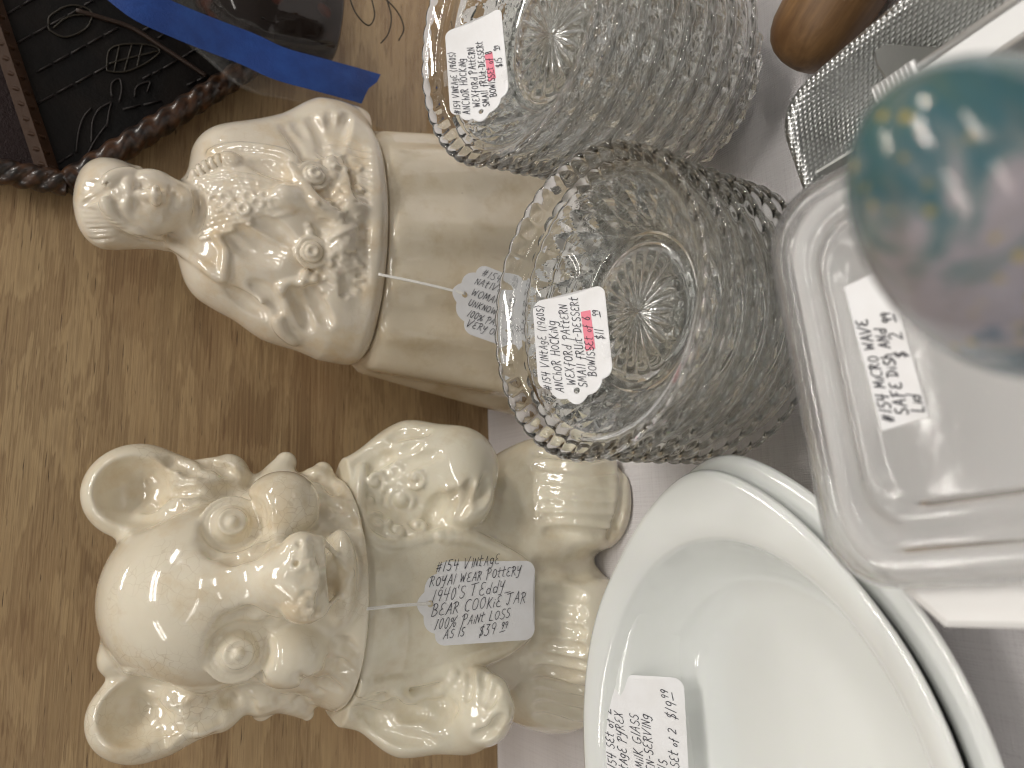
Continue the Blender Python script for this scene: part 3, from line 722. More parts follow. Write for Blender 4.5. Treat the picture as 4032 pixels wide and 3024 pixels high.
# ------------------------------------------------------------------ handwriting: a single-stroke alphabet
def arc(cx, cyy, rx, ry, a0, a1, n=9):
    return [(cx + rx * cos(radians(a)), cyy + ry * sin(radians(a))) for a in np.linspace(a0, a1, n)]
G = {
 'A': [[(0, 0), (.38, 1), (.62, 0)], [(.14, .38), (.56, .38)]],
 'B': [[(.05, 0), (.1, 1)], [(-.05, .9)] + arc(.2, .76, .32, .24, 90, -90) + arc(.2, .26, .40, .26, 90, -100)],
 'C': [arc(.42, .5, .4, .5, 55, 300)], 'D': [[(.12, 0), (.12, .95)], [(-.1, .95)] + arc(.1, .48, .5, .48, 90, -100)],
 'E': [arc(.4, .74, .3, .25, 60, 265, 7) + arc(.38, .25, .36, .26, 95, 310, 8)], 'F': [[(.1, -.1), (.18, .95)], [(-.02, .85), (.2, 1), (.62, .98)], [(.05, .5), (.45, .52)]],
 'G': [arc(.42, .5, .4, .5, 55, 330) + [(.76, .4), (.45, .4)]], 'H': [[(.05, 0), (.08, 1)], [(.58, 0), (.6, 1)], [(.05, .5), (.6, .55)]],
 'I': [[(.1, 0), (.15, 1)]], 'J': [[(-.1, .98), (.75, 1.08)], [(.38, 1), (.34, .15), (.18, 0), (0, .18)]],
 'K': [[(.05, 0), (.08, 1)], [(.55, .95), (.1, .45), (.6, 0)]], 'L': [[(.12, 1), (.08, .05), (.55, 0)]],
 'M': [[(.02, 0), (.1, .95), (.35, .25), (.6, .95), (.7, 0)]], 'N': [[(.05, 0), (.08, .9), (.5, .05), (.55, .95)]],
 'O': [arc(.32, .45, .3, .45, 90, 450, 14)], 'P': [[(.08, -.15), (.15, .95)], [(-.12, .8), (.1, 1.0)] + arc(.22, .76, .35, .26, 75, -100)],
 'R': [[(.06, -.05), (.14, .95)], [(-.1, .85), (.1, 1.0)] + arc(.2, .76, .32, .24, 75, -95) + [(.62, 0)]],
 'S': [arc(.35, .75, .26, .24, 50, 260, 8) + arc(.3, .24, .28, .25, 85, -150, 8)], 'T': [[(-.15, .93), (.75, 1.05)], [(.3, 1), (.22, 0)]],
 'U': [[(.05, .95)] + arc(.3, .25, .25, .25, 180, 360) + [(.55, .95)]], 'V': [[(.0, 1), (.22, 0), (.75, 1.1)]],
 'W': [[(0, .95), (.12, .05), (.35, .7), (.55, .05), (.75, 1)]], 'X': [[(.05, 1), (.55, 0)], [(.6, 1), (0, 0)]],
 'Y': [[(.02, .9), (.08, .45), (.32, .42), (.55, .9)], [(.55, .95), (.3, -.25), (0, -.28)]],
 'd': [arc(.25, .25, .24, .25, 60, 400, 12), [(.58, 1), (.46, 0)]], 'g': [arc(.28, .45, .25, .28, 50, 400, 12), [(.54, .7), (.46, -.2), (.2, -.32), (0, -.2)]],
 'i': [[(.1, 0), (.13, .55)], [(.15, .78), (.17, .82)]], 'l': [[(.06, 0), (.14, 1)]], 't': [[(.18, 1.05), (.1, .1), (.35, .02)], [(-.08, .68), (.45, .74)]],
 'h': [[(.05, 0), (.1, 1), (.08, .4), (.3, .6), (.42, .4), (.42, 0)]], 'k': [[(.05, 0), (.1, 1)], [(.45, .6), (.1, .3), (.5, 0)]], 'f': [[(.5, .95), (.3, 1.0), (.15, -.2)], [(0, .45), (.42, .5)]],
 'o': [arc(.24, .28, .22, .28, 90, 450, 12)], 'u': [[(.05, .6), (.1, .05), (.35, .05), (.45, .6), (.5, 0)]], 'n': [[(.03, 0), (.06, .6), (.3, .58), (.42, .4), (.42, 0)]],
 'y': [[(.0, .6), (.1, .1), (.35, .15), (.5, .65)], [(.5, .65), (.3, -.3), (0, -.3)]],
 '0': [arc(.28, .5, .22, .5, 90, 450, 14)], '1': [[(.1, 0), (.24, 1)]], '2': [arc(.28, .72, .26, .27, 150, -30, 8) + [(.02, .02), (.6, .02)]],
 '3': [[(.02, .98), (.5, .98), (.22, .58)] + arc(.25, .28, .28, .28, 85, -150, 9)], '4': [[(.1, .95), (.05, .4), (.6, .45)], [(.55, 1), (.4, -.1)]],
 '5': [[(.6, 1), (.15, .95), (.12, .58)] + arc(.25, .28, .28, .28, 95, -140, 9)], '6': [[(.5, 1), (.15, .5)] + arc(.3, .26, .24, .26, 170, -190, 12)],
 '8': [arc(.3, .74, .2, .22, -90, 270, 12) + arc(.3, .26, .26, .26, 90, -270, 12)], '9': [arc(.3, .72, .23, .25, 0, 360, 12) + [(.5, .6), (.4, 0)]],
 '#': [[(.12, 0), (.28, .95)], [(.42, 0), (.58, .95)], [(0, .32), (.65, .4)], [(.05, .62), (.72, .68)]], '$': [arc(.35, .72, .25, .2, 40, 260, 8) + arc(.3, .3, .25, .22, 85, -150, 8), [(.2, -.12), (.44, 1.1)]],
 '%': [arc(.15, .72, .14, .18, 0, 360, 9), arc(.6, .22, .15, .2, 0, 360, 9), [(.05, -.05), (.72, 1.0)]], '-': [[(.05, .42), (.38, .46)]], '_': [[(0, -.18), (.75, -.12)]],
 '(': [[(.32, 1.1), (.1, .6), (.22, -.1)]], ')': [[(.0, 1.15), (.3, .6), (.08, -.15)]], "'": [[(.08, 1.05), (.04, .8)]], '.': [[(.05, 0), (.08, .04)]],
}
def pen(lines, w=.00042, slant=.42, seed=1):
    """lines: (text, x, y, cap_height, tilt) -> verts (x,y) and quads"""
    R = random.Random(seed); V = []; Fq = []
    for text, x0, y0, h_, tilt in lines:
        x = 0.0
        for ch in text:
            if ch == ' ': x += h_ * .45; continue
            g = G[ch]; hs = h_ * R.uniform(.92, 1.08) * (.80 if ch.islower() and ch in 'ouin' else 1)
            ext = max(p[0] for s_ in g for p in s_); dy = R.uniform(-.05, .05) * h_
            for s_ in g:
                P = []
                for px_, py_ in s_:
                    lx = x + (px_ + slant * py_) * hs * .82 + R.uniform(-.012, .012) * h_; ly = dy + py_ * hs + R.uniform(-.012, .012) * h_
                    P.append((x0 + lx * cos(tilt) - ly * sin(tilt), y0 + lx * sin(tilt) + ly * cos(tilt)))
                P = np.array(P)
                ww = w * .5 * R.uniform(.85, 1.15)
                for i in range(len(P) - 1):
                    t = P[i + 1] - P[i]; t = t / (np.linalg.norm(t) + 1e-12); n_ = np.array((-t[1], t[0])) * ww
                    a_, b_ = P[i] - t * ww * .8, P[i + 1] + t * ww * .8; o = len(V)
                    V += [(a_ - n_).tolist(), (b_ - n_).tolist(), (b_ + n_).tolist(), (a_ + n_).tolist()]; Fq.append((o, o + 1, o + 2, o + 3))
            x += (ext * .82 + .20 + R.uniform(-.03, .05)) * hs
    return V, Fq
def tag_outline(L, Wd, scallop=True):
    k = Wd; r = .13 * Wd
    pts = []
    def arc3(a, b_, bulge, n=8):
        a = np.array(a); b_ = np.array(b_); mid = (a + b_) / 2; d = b_ - a; nn = np.array((d[1], -d[0])); ln = np.linalg.norm(d)
        nn = nn / ln
        for i in range(n):
            t = i / n; pts.append(tuple(a + d * t + nn * bulge * ln * 4 * t * (1 - t)))
    if scallop:
        q = [(.39 * k, .5 * k), (.262 * k, .355 * k), (.10 * k, .14 * k)]
        q2 = [(x, -y) for x, y in q[::-1]]
        q = q + q2
        for i in range(len(q) - 1): arc3(q[i], q[i + 1], .20 if i in (0, 4) else (.20 if i != 2 else .33))
        pts.append(q[-1])
    else:
        for a in np.linspace(90, 180, 6): pts.append((r + r * cos(radians(a)), .5 * k - r + r * sin(radians(a))))
        for a in np.linspace(180, 270, 6): pts.append((r + r * cos(radians(a)), -.5 * k + r + r * sin(radians(a))))
    for a in np.linspace(-90, 0, 7): pts.append((L - r + r * cos(radians(a)), -.5 * k + r + r * sin(radians(a))))
    for a in np.linspace(0, 90, 7): pts.append((L - r + r * cos(radians(a)), .5 * k - r + r * sin(radians(a))))
    return pts
def inside(p, poly):
    c = False; n = len(poly)
    for i in range(n):
        a, b_ = poly[i], poly[(i + 1) % n]
        if (a[1] > p[1]) != (b_[1] > p[1]) and p[0] < (b_[0] - a[0]) * (p[1] - a[1]) / (b_[1] - a[1]) + a[0]: c = not c
    return c
def sheet(outline, hole, step=.004):
    """triangulated flat sheet (x, y) with interior points so it can be bent"""
    V = [Vector(p) for p in outline]; E = [(i, (i + 1) % len(outline)) for i in range(len(outline))]
    if hole:
        o = len(V); V += [Vector(p) for p in hole]; E += [(o + i, o + (i + 1) % len(hole)) for i in range(len(hole))]
    xs = [p[0] for p in outline]; ys = [p[1] for p in outline]
    for gx in np.arange(min(xs) + step / 2, max(xs), step):
        for gy in np.arange(min(ys) + step / 2, max(ys), step):
            if inside((gx, gy), outline) and not (hole and inside((gx, gy), hole)): V.append(Vector((gx, gy)))
    r = geometry.delaunay_2d_cdt(V, E, [], 0, 1e-7)
    P = [tuple(p) for p in r[0]]; Fc = []
    for t in r[2]:
        c = (sum(P[i][0] for i in t) / len(t), sum(P[i][1] for i in t) / len(t))
        if inside(c, outline) and not (hole and inside(c, hole)): Fc.append(tuple(t))
    return P, Fc
def price_tag(name, label, origin, ex, tu, L, Wd, lines, pink=None, tape=None, scallop=True, bend=lambda x, y: 0.0, hole=True, group=None, seed=1, ink_w=.00034, thick=.0005):
    """card in the plane ex (reading direction) / tu (up of the letters); x = 0 at the scalloped end"""
    origin = np.asarray(origin, float); ex = unit(ex); tu = unit(np.asarray(tu) - ex * (ex @ np.asarray(tu))); nn = np.cross(ex, tu)
    root = tag(empty(name, origin), label, 'price tag', group)
    def W3(p, lift): return tuple(ex * p[0] + tu * p[1] + nn * (bend(p[0], p[1]) + lift))
    hp = [(.18 * Wd + .042 * Wd * cos(a), .042 * Wd * sin(a)) for a in np.linspace(0, 2 * pi, 14)[:-1]] if (scallop and hole) else None
    out = tag_outline(L, Wd, scallop) if scallop is not None else [(0, -Wd / 2), (L, -Wd / 2), (L, Wd / 2), (0, Wd / 2)]
    P, Fc = sheet(out, hp); n_ = len(P)
    V = [W3(p, 0) for p in P] + [W3(p, -thick) for p in P]
    me = mesh('card', V, Fc + [tuple(i + n_ for i in t[::-1]) for t in Fc], False)
    b_ = bmesh.new(); b_.from_mesh(me)
    bd = [e for e in b_.edges if len(e.link_faces) == 1]
    bmesh.ops.bridge_loops(b_, edges=bd) if not hp else None
    bmesh.ops.recalc_face_normals(b_, faces=b_.faces); b_.to_mesh(me); b_.free()
    link('card', me, M_paper, root)
    if pink:
        x0, x1, y0, y1 = pink; q = [(x0, y0), (x1, y0 + .0008), (x1 + .0003, y1 + .0008), (x0 - .0003, y1)]
        V = []; Fq = []; N = 10
        for i in range(N + 1):
            t = i / N; a = np.array(q[0]) * (1 - t) + np.array(q[1]) * t; c_ = np.array(q[3]) * (1 - t) + np.array(q[2]) * t
            V += [W3(a, .00012), W3(c_, .00012)]
        Fq = [(2 * i, 2 * i + 2, 2 * i + 3, 2 * i + 1) for i in range(N)]
        link('pink_highlight', mesh('pink_highlight', V, Fq, False), M_pink, root)
    v, f = pen(lines, ink_w, seed=seed)
    mx = max(q[0] for q in v); sq = min(1.0, (L - .05 * Wd) / mx) if scallop is not None else min(1.0, (L * .96) / mx)
    v = [(q[0] * sq, q[1]) for q in v]
    link('handwriting', mesh('handwriting', [W3(p, .00026) for p in v], f, False), M_ink, root)
    for tp in tape or ():
        x0, x1, y0, y1, lift = tp; V = []; N = 8
        for i in range(N + 1):
            for j in range(N + 1):
                V.append(W3((x0 + (x1 - x0) * i / N, y0 + (y1 - y0) * j / N), lift + .0002 * random.random()))
        Fq = [(i * (N + 1) + j, (i + 1) * (N + 1) + j, (i + 1) * (N + 1) + j + 1, i * (N + 1) + j + 1) for i in range(N) for j in range(N)]
        link('clear_tape', mesh('clear_tape', V, Fq), M_tape, root)
    return root, W3

# bear tag
p_hole = at(1695, 2378, -.1665); p_end = at(2108, 2362, -.1680)
ex = unit(p_end - p_hole); tu = unit(at(1900, 2200, -.1675) - at(1900, 2540, -.1675))
Wd = np.linalg.norm(at(1900, 2207, -.1675) - at(1900, 2530, -.1675)); L = np.linalg.norm(p_end - p_hole) + .18 * Wd
h_ = Wd * .085
rows = [('#154 VINtAgE', .27, .375, .10), ('ROYAl WEAR POttERY', .185, .20, .095), ("1940'S TEddY_", .22, .02, .12), ('BEAR COOKiE JAR', .22, -.155, .115), ('100% PAiNt LOSS', .27, -.31, .10), ('AS IS', .40, -.42, .085), ('$39', .88, -.42, .11), ('99', 1.20, -.345, .07), ('_', 1.19, -.36, .10)]
lines = [(t, (x - .03) * Wd, y * Wd, s_ * 1.2 * Wd, .10) for t, x, y, s_ in rows]
bt, W3 = price_tag('price_tag', 'handwritten white scalloped tag hanging from string on the bear belly', p_hole - ex * .18 * Wd, ex, tu, L, Wd, lines, bend=lambda x, y: -.0012 * ((y / Wd) * 2) ** 2, seed=3)
def string(p0, p1, parent, off, sag):
    P = spline([p0, p0 * .5 + p1 * .5 + np.array(sag), p1], 14)
    v, f = tube(P, .00055, 6); v2, f2 = tube(P + np.array((.0007, 0, 0)), .0005, 6)
    MB().add((v, f)).add((v2, f2)).build('string', M_string, parent, off)
string(at(1424, 2402, -.1600), p_hole + np.array((0, -.0008, 0)), bt, np.array(bt.location), (0.0004, -.001, 0))

# woman tag
p_hole = at(1830, 1160, -.1500); ex = unit(at(2100, 1262, -.1545) - at(1830, 1160, -.1500))
tu = at(1900, 1030, -.1500) - at(1900, 1300, -.1500); tu = unit(tu - ex * (tu @ ex))
Wd = .0495 * .93; L = Wd * 1.47
rows = [('#154', .34, .34, .105), ('NAtIVE', .27, .19, .105), ('WOMAN', .26, .02, .11), ('UNKNOWN', .25, -.13, .10), ('100% PAiNt LOSS', .27, -.28, .10), ('VERY OlD', .29, -.41, .10)]
lines = [(t, x * Wd, y * Wd, s_ * Wd, .02) for t, x, y, s_ in rows]
wt, W3 = price_tag('price_tag', 'white scalloped tag on the long skirt, half hidden behind glass bowls', p_hole - ex * .18 * Wd, ex, tu, L, Wd, lines, seed=5)
string(at(1490, 1082, -.1330), p_hole + np.array((0, -.0008, 0)), wt, np.array(wt.location), (0, -.0012, 0))

# ------------------------------------------------------------------ pressed glass bowls
def bowl_mesh():
    ND = 44; n = ND * 8; th = np.arange(n) * 2 * pi / n
    saw = np.abs(((th * ND / (2 * pi)) % 1) - .5) * 2          # 0..1
    H = .0400
    prof = []   # r, z, kind
    for r in (.0015, .007, .014, .021, .0280): prof.append((r, .0066, 'star'))
    prof += [(.0305, .0045, ''), (.0325, .0, ''), (.0360, .0, ''), (.0378, .0016, '')]
    NW = 16
    for i in range(NW + 1):
        t = i / NW; r = .0392 + .0183 * t ** .8; z = .0032 + .0262 * t ** 1.1
        prof.append((r, z, 'w%d' % i))
    prof += [(.0588, .0312, ''), (.0596, .0330, ''), (.0612, .0343, ''), (.0630, .0352, 'th.5'), (.0648, .0362, 'th1'), (.0664, .0374, 'th.8'), (.0676, .0388, 'e'), (.0680, .0398, 'e'), (.0676, .0406, 'e'), (.0664, .0402, 'e'), (.0646, .0392, ''), (.0628, .0380, ''), (.0608, .0368, ''),
             (.0592, .0358, ''), (.0578, .0344, ''), (.0566, .0322, '')]
    for i in range(9):
        t = 1 - i / 8; r = .0362 + .0198 * t ** .8; z = .0112 + .0192 * t ** 1.1; prof.append((r, z, ''))
    prof += [(.0335, .0104, ''), (.020, .0100, ''), (.010, .0100, ''), (.0015, .0100, '')]
    rings = []; flat = set()
    for q, (r, z, kd) in enumerate(prof):
        rr = np.full(n, r); zz = np.full(n, z)
        if kd == 'star':
            a = np.abs(np.cos(th * 11)); zz = zz + .0018 * (1 - a ** .7) * (1 - (r / .0305) ** 3)
        elif kd.startswith('w'):
            i = int(kd[1:]); t = i / NW; rows = 3.0
            vph = t * rows; u_ = th * ND / (2 * pi) / 1.0
            d1 = np.abs(((u_ * .5 + vph * .5) % 1) - .5) * 2; d2 = np.abs(((u_ * .5 - vph * .5) % 1) - .5) * 2
            hgt = np.minimum(d1, d2); env = min(1, 6 * t, 6 * (1 - t)); rr = rr + .0032 * hgt * env - .0009; flat.add(q)
        elif kd.startswith('th'):
            a = float(kd[2:]); rr = rr + a * .0005 * (1 - saw ** 2); zz = zz - a * .0011 * (1 - saw ** 2)
        elif kd == 'e':
            rr = rr + .0008 * (1 - saw ** 2) - .0003; zz = zz + .0005 * (1 - saw ** 2)
        rings.append(np.stack([rr * np.cos(th), rr * np.sin(th), zz], 1))
    v, f = loft(rings, True, True)
    me = mesh('glass_bowl', v, f, True)
    sm = np.ones(len(me.polygons), bool)
    for q in flat: sm[q * n:(q + 1) * n] = False
    me.polygons.foreach_set('use_smooth', sm)
    recalc(me)
    me.materials.append(M_glass); return me
BOWL = bowl_mesh()
ORD = ['topmost', 'second', 'third', 'fourth', 'fifth', 'sixth', 'seventh', 'lowest']
def stack(x, y, n, dz, tilt, who, tail):
    p = np.array((x, y, .0006))
    for i in range(n):
        o = bpy.data.objects.new('glass_bowl', BOWL); COL.objects.link(o)
        f_ = i / (n - 1); tx, ty = tilt[0] * f_, tilt[1] * f_
        o.location = (p[0] + random.uniform(-.0006, .0006), p[1] + random.uniform(-.0006, .0006), p[2])
        o.rotation_euler = (-ty + random.uniform(-.008, .008), tx + random.uniform(-.008, .008), random.uniform(0, .14))
        p = p + unit((tx, ty, 1)) * dz
        k = n - 1 - i
        if k == 0: lab = 'topmost clear pressed glass bowl of the %s stack, tag taped inside' % who
        elif i == 0: lab = 'lowest clear pressed glass bowl of the %s stack, on the tablecloth' % who
        else: lab = '%s glass bowl from the top in the %s stack %s' % (ORD[k], who, tail)
        tag(o, lab, 'glass bowl', 'pressed glass dessert bowls')
DZ = .0146
stack(.0905, -.2830, 6, DZ, (0, -.05), 'six bowl', 'at the centre')
stack(.2350, -.2640, 8, DZ, (-.095, -.085), 'eight bowl', 'beside the wall')

# tags inside the bowls
def corner_tag(label, tl, tr, bl, lines_fn, **kw):
    ex = tr - tl; tu = tl - bl
    return ex, tu
def bowl_tag(label, a_bl, a_tl, a_tr, text, seed):
    # a_*: world corners of the card (text bottom-left, top-left, top-right)
    ex = a_tr - a_tl; L = np.linalg.norm(ex); exu = unit(ex); tu = a_tl - a_bl; tu = tu - exu * (tu @ exu); Wd = np.linalg.norm(tu)
    org = (a_bl + a_tl) / 2
    lines = [(t, x * Wd, y * Wd, s_ * 1.1 * Wd, .02) for t, x, y, s_ in text]
    r, W3 = price_tag('price_tag', label, org, exu, tu, L, Wd, lines, pink=(.66 * Wd, 1.17 * Wd, -.30 * Wd, -.165 * Wd),
                      tape=((.82 * Wd, 1.12 * Wd, .30 * Wd, .56 * Wd, .0006), (.50 * Wd, .70 * Wd, -.56 * Wd, -.40 * Wd, .0006)), bend=lambda x, y: .0016 * (2 * y / Wd) ** 2, seed=seed, ink_w=.00037)
    return r
def bowl_text(tail, num, price):
    return [('#154 VINtAgE (1960S)', .26, .335, .092), ('ANChOR HOCKiNg', .20, .175, .105), ('WEXfORd PAttERN', .27, .01, .105), ('SMAll fRUit-DESSERt', .21, -.145, .10), ('BOWlS-', .33, -.285, .10), ('SEt of ' + num, .68, -.275, .10), ('$' + price, .80, -.435, .10), ('99', 1.14, -.385, .07), ('_', 1.13, -.39, .10)]
bowl_tag('white tag with pink highlight taped inside the six bowl stack', at(2430, 1598, z=.0885), at(2130, 1590, z=.1075), at(2100, 1165, z=.1065), bowl_text('', '6', '11'), 7)
bowl_tag('white tag with pink highlight taped inside the eight bowl stack', at(2020, 478, z=.1270), at(1780, 478, z=.1450), at(1755, 92, z=.1430), bowl_text('', '8', '15'), 9)

# ------------------------------------------------------------------ opal glass oval dishes
def oval_dish(name, label, cx, cyy, z0, rz=0.0):
    n = 128; th = np.arange(n) * 2 * pi / n; rings = []
    def ring(a, b_, z, ear=0.0, dz_ear=0.0):
        e = np.exp(-((np.abs(((th + pi / 2) % pi) - pi / 2)) / .33) ** 2)
        w_ = np.exp(-(((np.abs(((th + pi / 2) % pi) - pi / 2)) - .72) / .25) ** 2)
        return np.stack([(a + ear * e - ear * .35 * w_) * np.cos(th), (b_ - ear * .2 * w_) * np.sin(th), np.full(n, z) + dz_ear * e], 1)
    H = .055
    P = [(.050, .036, .0005, 0, 0), (.080, .060, .000, 0, 0), (.088, .066, .002, 0, 0), (.096, .074, .008, 0, 0), (.102, .080, .020, 0, 0), (.1065, .0855, .036, 0, 0), (.110, .089, .045, 0, 0), (.115, .092, .0488, .001, .0), (.123, .0955, .0508, .004, .001), (.129, .098, .0518, .0075, .0018),
         (.1315, .0992, .0526, .0075, .0018), (.1322, .0996, .0536, .0075, .0018), (.1312, .0992, .0547, .0075, .0018), (.128, .0975, .0552, .0075, .0018), (.122, .0945, .0546, .004, .0008), (.1155, .0912, .0532, .001, .0), (.1115, .0888, .0518, 0, 0), (.1100, .0876, .0505, 0, 0), (.1090, .0867, .0480, 0, 0), (.1070, .0848, .0420, 0, 0),
         (.1035, .0812, .031, 0, 0), (.098, .0762, .0195, 0, 0), (.090, .0688, .0110, 0, 0), (.080, .060, .0070, 0, 0), (.060, .045, .0055, 0, 0), (.030, .022, .0052, 0, 0)]
    for p in P: rings.append(ring(*p))
    v, f = loft(rings, True, True)
    o = link(name, mesh(name, v, f), M_opal); o.location = (cx, cyy, z0); o.rotation_euler = (0, 0, rz)
    o['label'] = label; o['category'] = 'oval dish'; o['group'] = 'nested opal glass serving dishes'; recalc(o.data); return o
oval_dish('oval_dish', 'lower white opal glass oval dish, its rim peeking out beneath', -.1155, -.3080, .0000, .03)
oval_dish('oval_dish', 'upper white opal glass oval dish nested in another, price tag inside', -.1215, -.3010, .0070, .02)
a_tr = at(2366, 2668, z=.0580); a_br = at(2690, 2655, z=.0320); a_tl = at(2385, 3190, z=.0580)
ex = unit(a_tr - a_tl); tu = a_tr - a_br; tu = tu - ex * (tu @ ex); Wd = np.linalg.norm(tu); L = 1.45 * Wd
rows = [('#154 SEt of 2', .28, .345, .10), ('VINtAgE PYREX', .18, .20, .10), ('MilK GlASS', .40, .02, .11), ('OVEN-SERVINg', .22, -.12, .10), ('BOWlS', .20, -.27, .10), ('SEt of 2', .44, -.40, .095), ('$19', .97, -.40, .115), ('99', 1.20, -.31, .085), ('_', 1.20, -.335, .13)]
price_tag('price_tag', 'white tag without pink, propped inside the upper oval dish', (a_tr + a_br) / 2 - ex * L, ex, tu, L, Wd, [(t, x * Wd, y * Wd, s_ * Wd, .06) for t, x, y, s_ in rows], seed=13, bend=lambda x, y: -.0010 * (2 * y / Wd) ** 2)

# ------------------------------------------------------------------ microwave dish with lid
def rrect(hx, hy, r, n=8):
    P = []
    for sx, sy, a0 in ((1, 1, 0), (-1, 1, 90), (-1, -1, 180), (1, -1, 270)):
        for a in np.linspace(a0, a0 + 90, n): P.append((sx * (hx - r) + r * cos(radians(a)), sy * (hy - r) + r * sin(radians(a))))
    return np.array(P)
DX, DY = unit((.993, .10, 0)), unit((-.10, .993, 0)); DC = np.array((.0455, -.4440, 0))
def dish_ring(hx, hy, r, z):
    q = rrect(hx, hy, r); return DX * q[:, :1] + DY * q[:, 1:] + np.array((0, 0, z))
dish = tag(empty('storage_dish', DC), 'white plastic microwave dish with side tab under a clear lid', 'dish')
HX, HY = .0610, .0650
P = [(-.024, .0, .012), (-.020, .0, .014), (-.016, .003, .016), (-.008, .050, .018), (-.003, .088, .018), (.0, .0895, .018), (.0, .092, .018), (-.002, .0925, .017), (-.005, .0915, .017), (-.0075, .086, .016), (-.011, .062, .015), (-.0135, .0455, .014), (-.017, .0425, .012), (-.021, .042, .010)]
v, f = loft([dish_ring(HX + i, HY + i, r, z) for i, z, r in P], True, True)
recalc(link('dish_body', mesh('dish_body', v, f), M_plast, dish).data)
# side tab (bevelled ear)
tb = [(-.053, -.045), (-.053, .052), (-.0600, .053), (-.0740, .0395), (-.0755, -.045)]
rings = []
for z, s_ in ((.0855, 0), (.0862, .0006), (.0905, .0006), (.0915, -.001)):
    rings.append(np.array([DX * (x - s_ * (1 if x < -.058 else 0)) + DY * (y + s_ * (1 if y > 0 else -1)) + np.array((0, 0, z)) for x, y in tb]))
v, f = loft(rings, True, True); recalc(link('side_tab', mesh('side_tab', v, f, False), M_plast, dish).data)
# clear lid
lid = tag(empty('dish_lid', DC + np.array((0, 0, .0925))), 'clear plastic lid with grooved rim and handwritten price sticker', 'lid')
P = [(.0015, -.006, .019), (.0028, -.0055, .020), (.0030, .002, .020), (.0026, .0055, .020), (.0008, .0072, .019), (-.0030, .0074, .018), (-.0060, .0062, .017), (-.0075, .0040, .017), (-.0110, .0036, .016), (-.0128, .0052, .015), (-.0158, .0056, .014), (-.0180, .0045, .013), (-.0194, .0020, .013), (-.0220, .0016, .012), (-.0330, .0016, .010), (-.045, .0016, .006)]
top = [dish_ring(HX + i, HY + i, r, z) for i, z, r in P]
bot = [dish_ring(HX + i - (.0011 if i > -.02 else 0), HY + i - (.0011 if i > -.02 else 0), max(r - .001, .002), z - .0011) for i, z, r in P[::-1]]
v, f = loft(top + bot, False, False, closed=True)
n = len(top[0]); nv = len(P) * n
f.append(tuple(range((len(P) - 1) * n, len(P) * n))); f.append(tuple(range(len(P) * n + n - 1, len(P) * n - 1, -1)))
f = [q for q in f if not (len(q) == 4 and min(q) >= (len(P) - 1) * n and max(q) < (len(P) + 1) * n and min(q) < len(P) * n and max(q) >= len(P) * n)]
recalc(link('lid_panel', mesh('lid_panel', v, f), M_lid, lid).data)
zl = .0925 + .0016 + .0006
a_tl = at(3472, 1695, z=zl); a_tr = at(3322, 1130, z=zl); a_bl = at(3660, 1645, z=zl)
ex = unit(a_tr - a_tl); tu = a_tl - a_bl; tu = tu - ex * (tu @ ex); Wd = np.linalg.norm(tu); L = np.linalg.norm(a_tr - a_tl)
rows = [('#154 MiCRO WAVE', .10, .18, .235), ('SAFE DiSh ANd', .16, -.14, .235), ('Lid', .12, -.45, .24), ('$', 1.25, -.43, .25), ('2', 1.65, -.43, .27), ('99', 2.05, -.32, .20), ('_', 2.05, -.36, .25)]
price_tag('price_sticker', 'rectangular handwritten white sticker lying on the clear lid', (a_tl + a_bl) / 2, ex, tu, L, Wd, [(t, x * Wd, y * Wd, s_ * Wd, .0) for t, x, y, s_ in rows], scallop=None, hole=False, seed=17, ink_w=.00042)

# ------------------------------------------------------------------ aluminium ice cube tray
TA, TB = unit((.22, -.975, 0)), unit((-.975, -.22, 0)); TO = np.array((.1785, -.3340, 0.0))   # corner, long axis, width axis
tray = tag(empty('ice_cube_tray', TO), 'embossed aluminium ice cube tray with metal divider and ribbed lever', 'ice tray')
TL, TW = .230, .072
def pan_ring(ins, z, r):
    q = rrect(TL / 2 - ins, TW / 2 - ins, r, 7) + np.array((TL / 2, TW / 2))
    return TA * q[:, :1] + TB * q[:, 1:] + np.array((0, 0, z))
P = [(.011, .0005, .010), (.0095, .002, .012), (.0050, .018, .016), (.0015, .0335, .018), (.0003, .0345, .018), (-.0003, .0358, .018), (.0006, .0370, .018), (.0026, .0374, .017), (.0044, .0366, .016), (.0052, .0350, .016), (.0080, .018, .014), (.0118, .0042, .011), (.0140, .0022, .009), (.022, .0020, .005)]
v, f = loft([pan_ring(*p) for p in P], True, True)
recalc(link('pan', mesh('pan', v, f), M_emb, tray).data)
# long divider and cross blades
def plate(pts, thick, nrm):
    pts = [np.asarray(p, float) for p in pts]; nrm = unit(nrm) * thick / 2; n = len(pts)
    v = [p - nrm for p in pts] + [p + nrm for p in pts]
    return v, [tuple(range(n - 1, -1, -1)), tuple(range(n, 2 * n))] + [(i, (i + 1) % n, n + (i + 1) % n, n + i) for i in range(n)]
def loc(a, b_, z): return TA * a + TB * b_ + np.array((0, 0, z))
mid = TW / 2 + .004
MB().add(plate([loc(.014, mid, .005), loc(TL - .014, mid, .005), loc(TL - .010, mid, .036), loc(.050, mid, .036), loc(.030, mid, .030), loc(.006, mid, .034)], .0012, TB)).build('center_blade', M_alu, tray, smooth=False)
cb = None
for k in range(4):
    a = .062 + .050 * k
    prof = [(.013, .005), (TW - .013, .005), (TW - .0085, .030), (TW - .0105, .0345), (TW - .016, .0355), (mid + .008, .0335), (mid + .003, .0365), (mid - .004, .0365), (mid - .009, .0335), (.017, .0355), (.0105, .0345), (.0078, .030)]
    pts = [loc(a - (z - .005) * .55, b_, z) for b_, z in prof]
    MB().add(plate(pts, .0011, np.cross(TB, unit(loc(-.55, 0, 1))))).build('divider_blade', M_alu, tray, smooth=False)
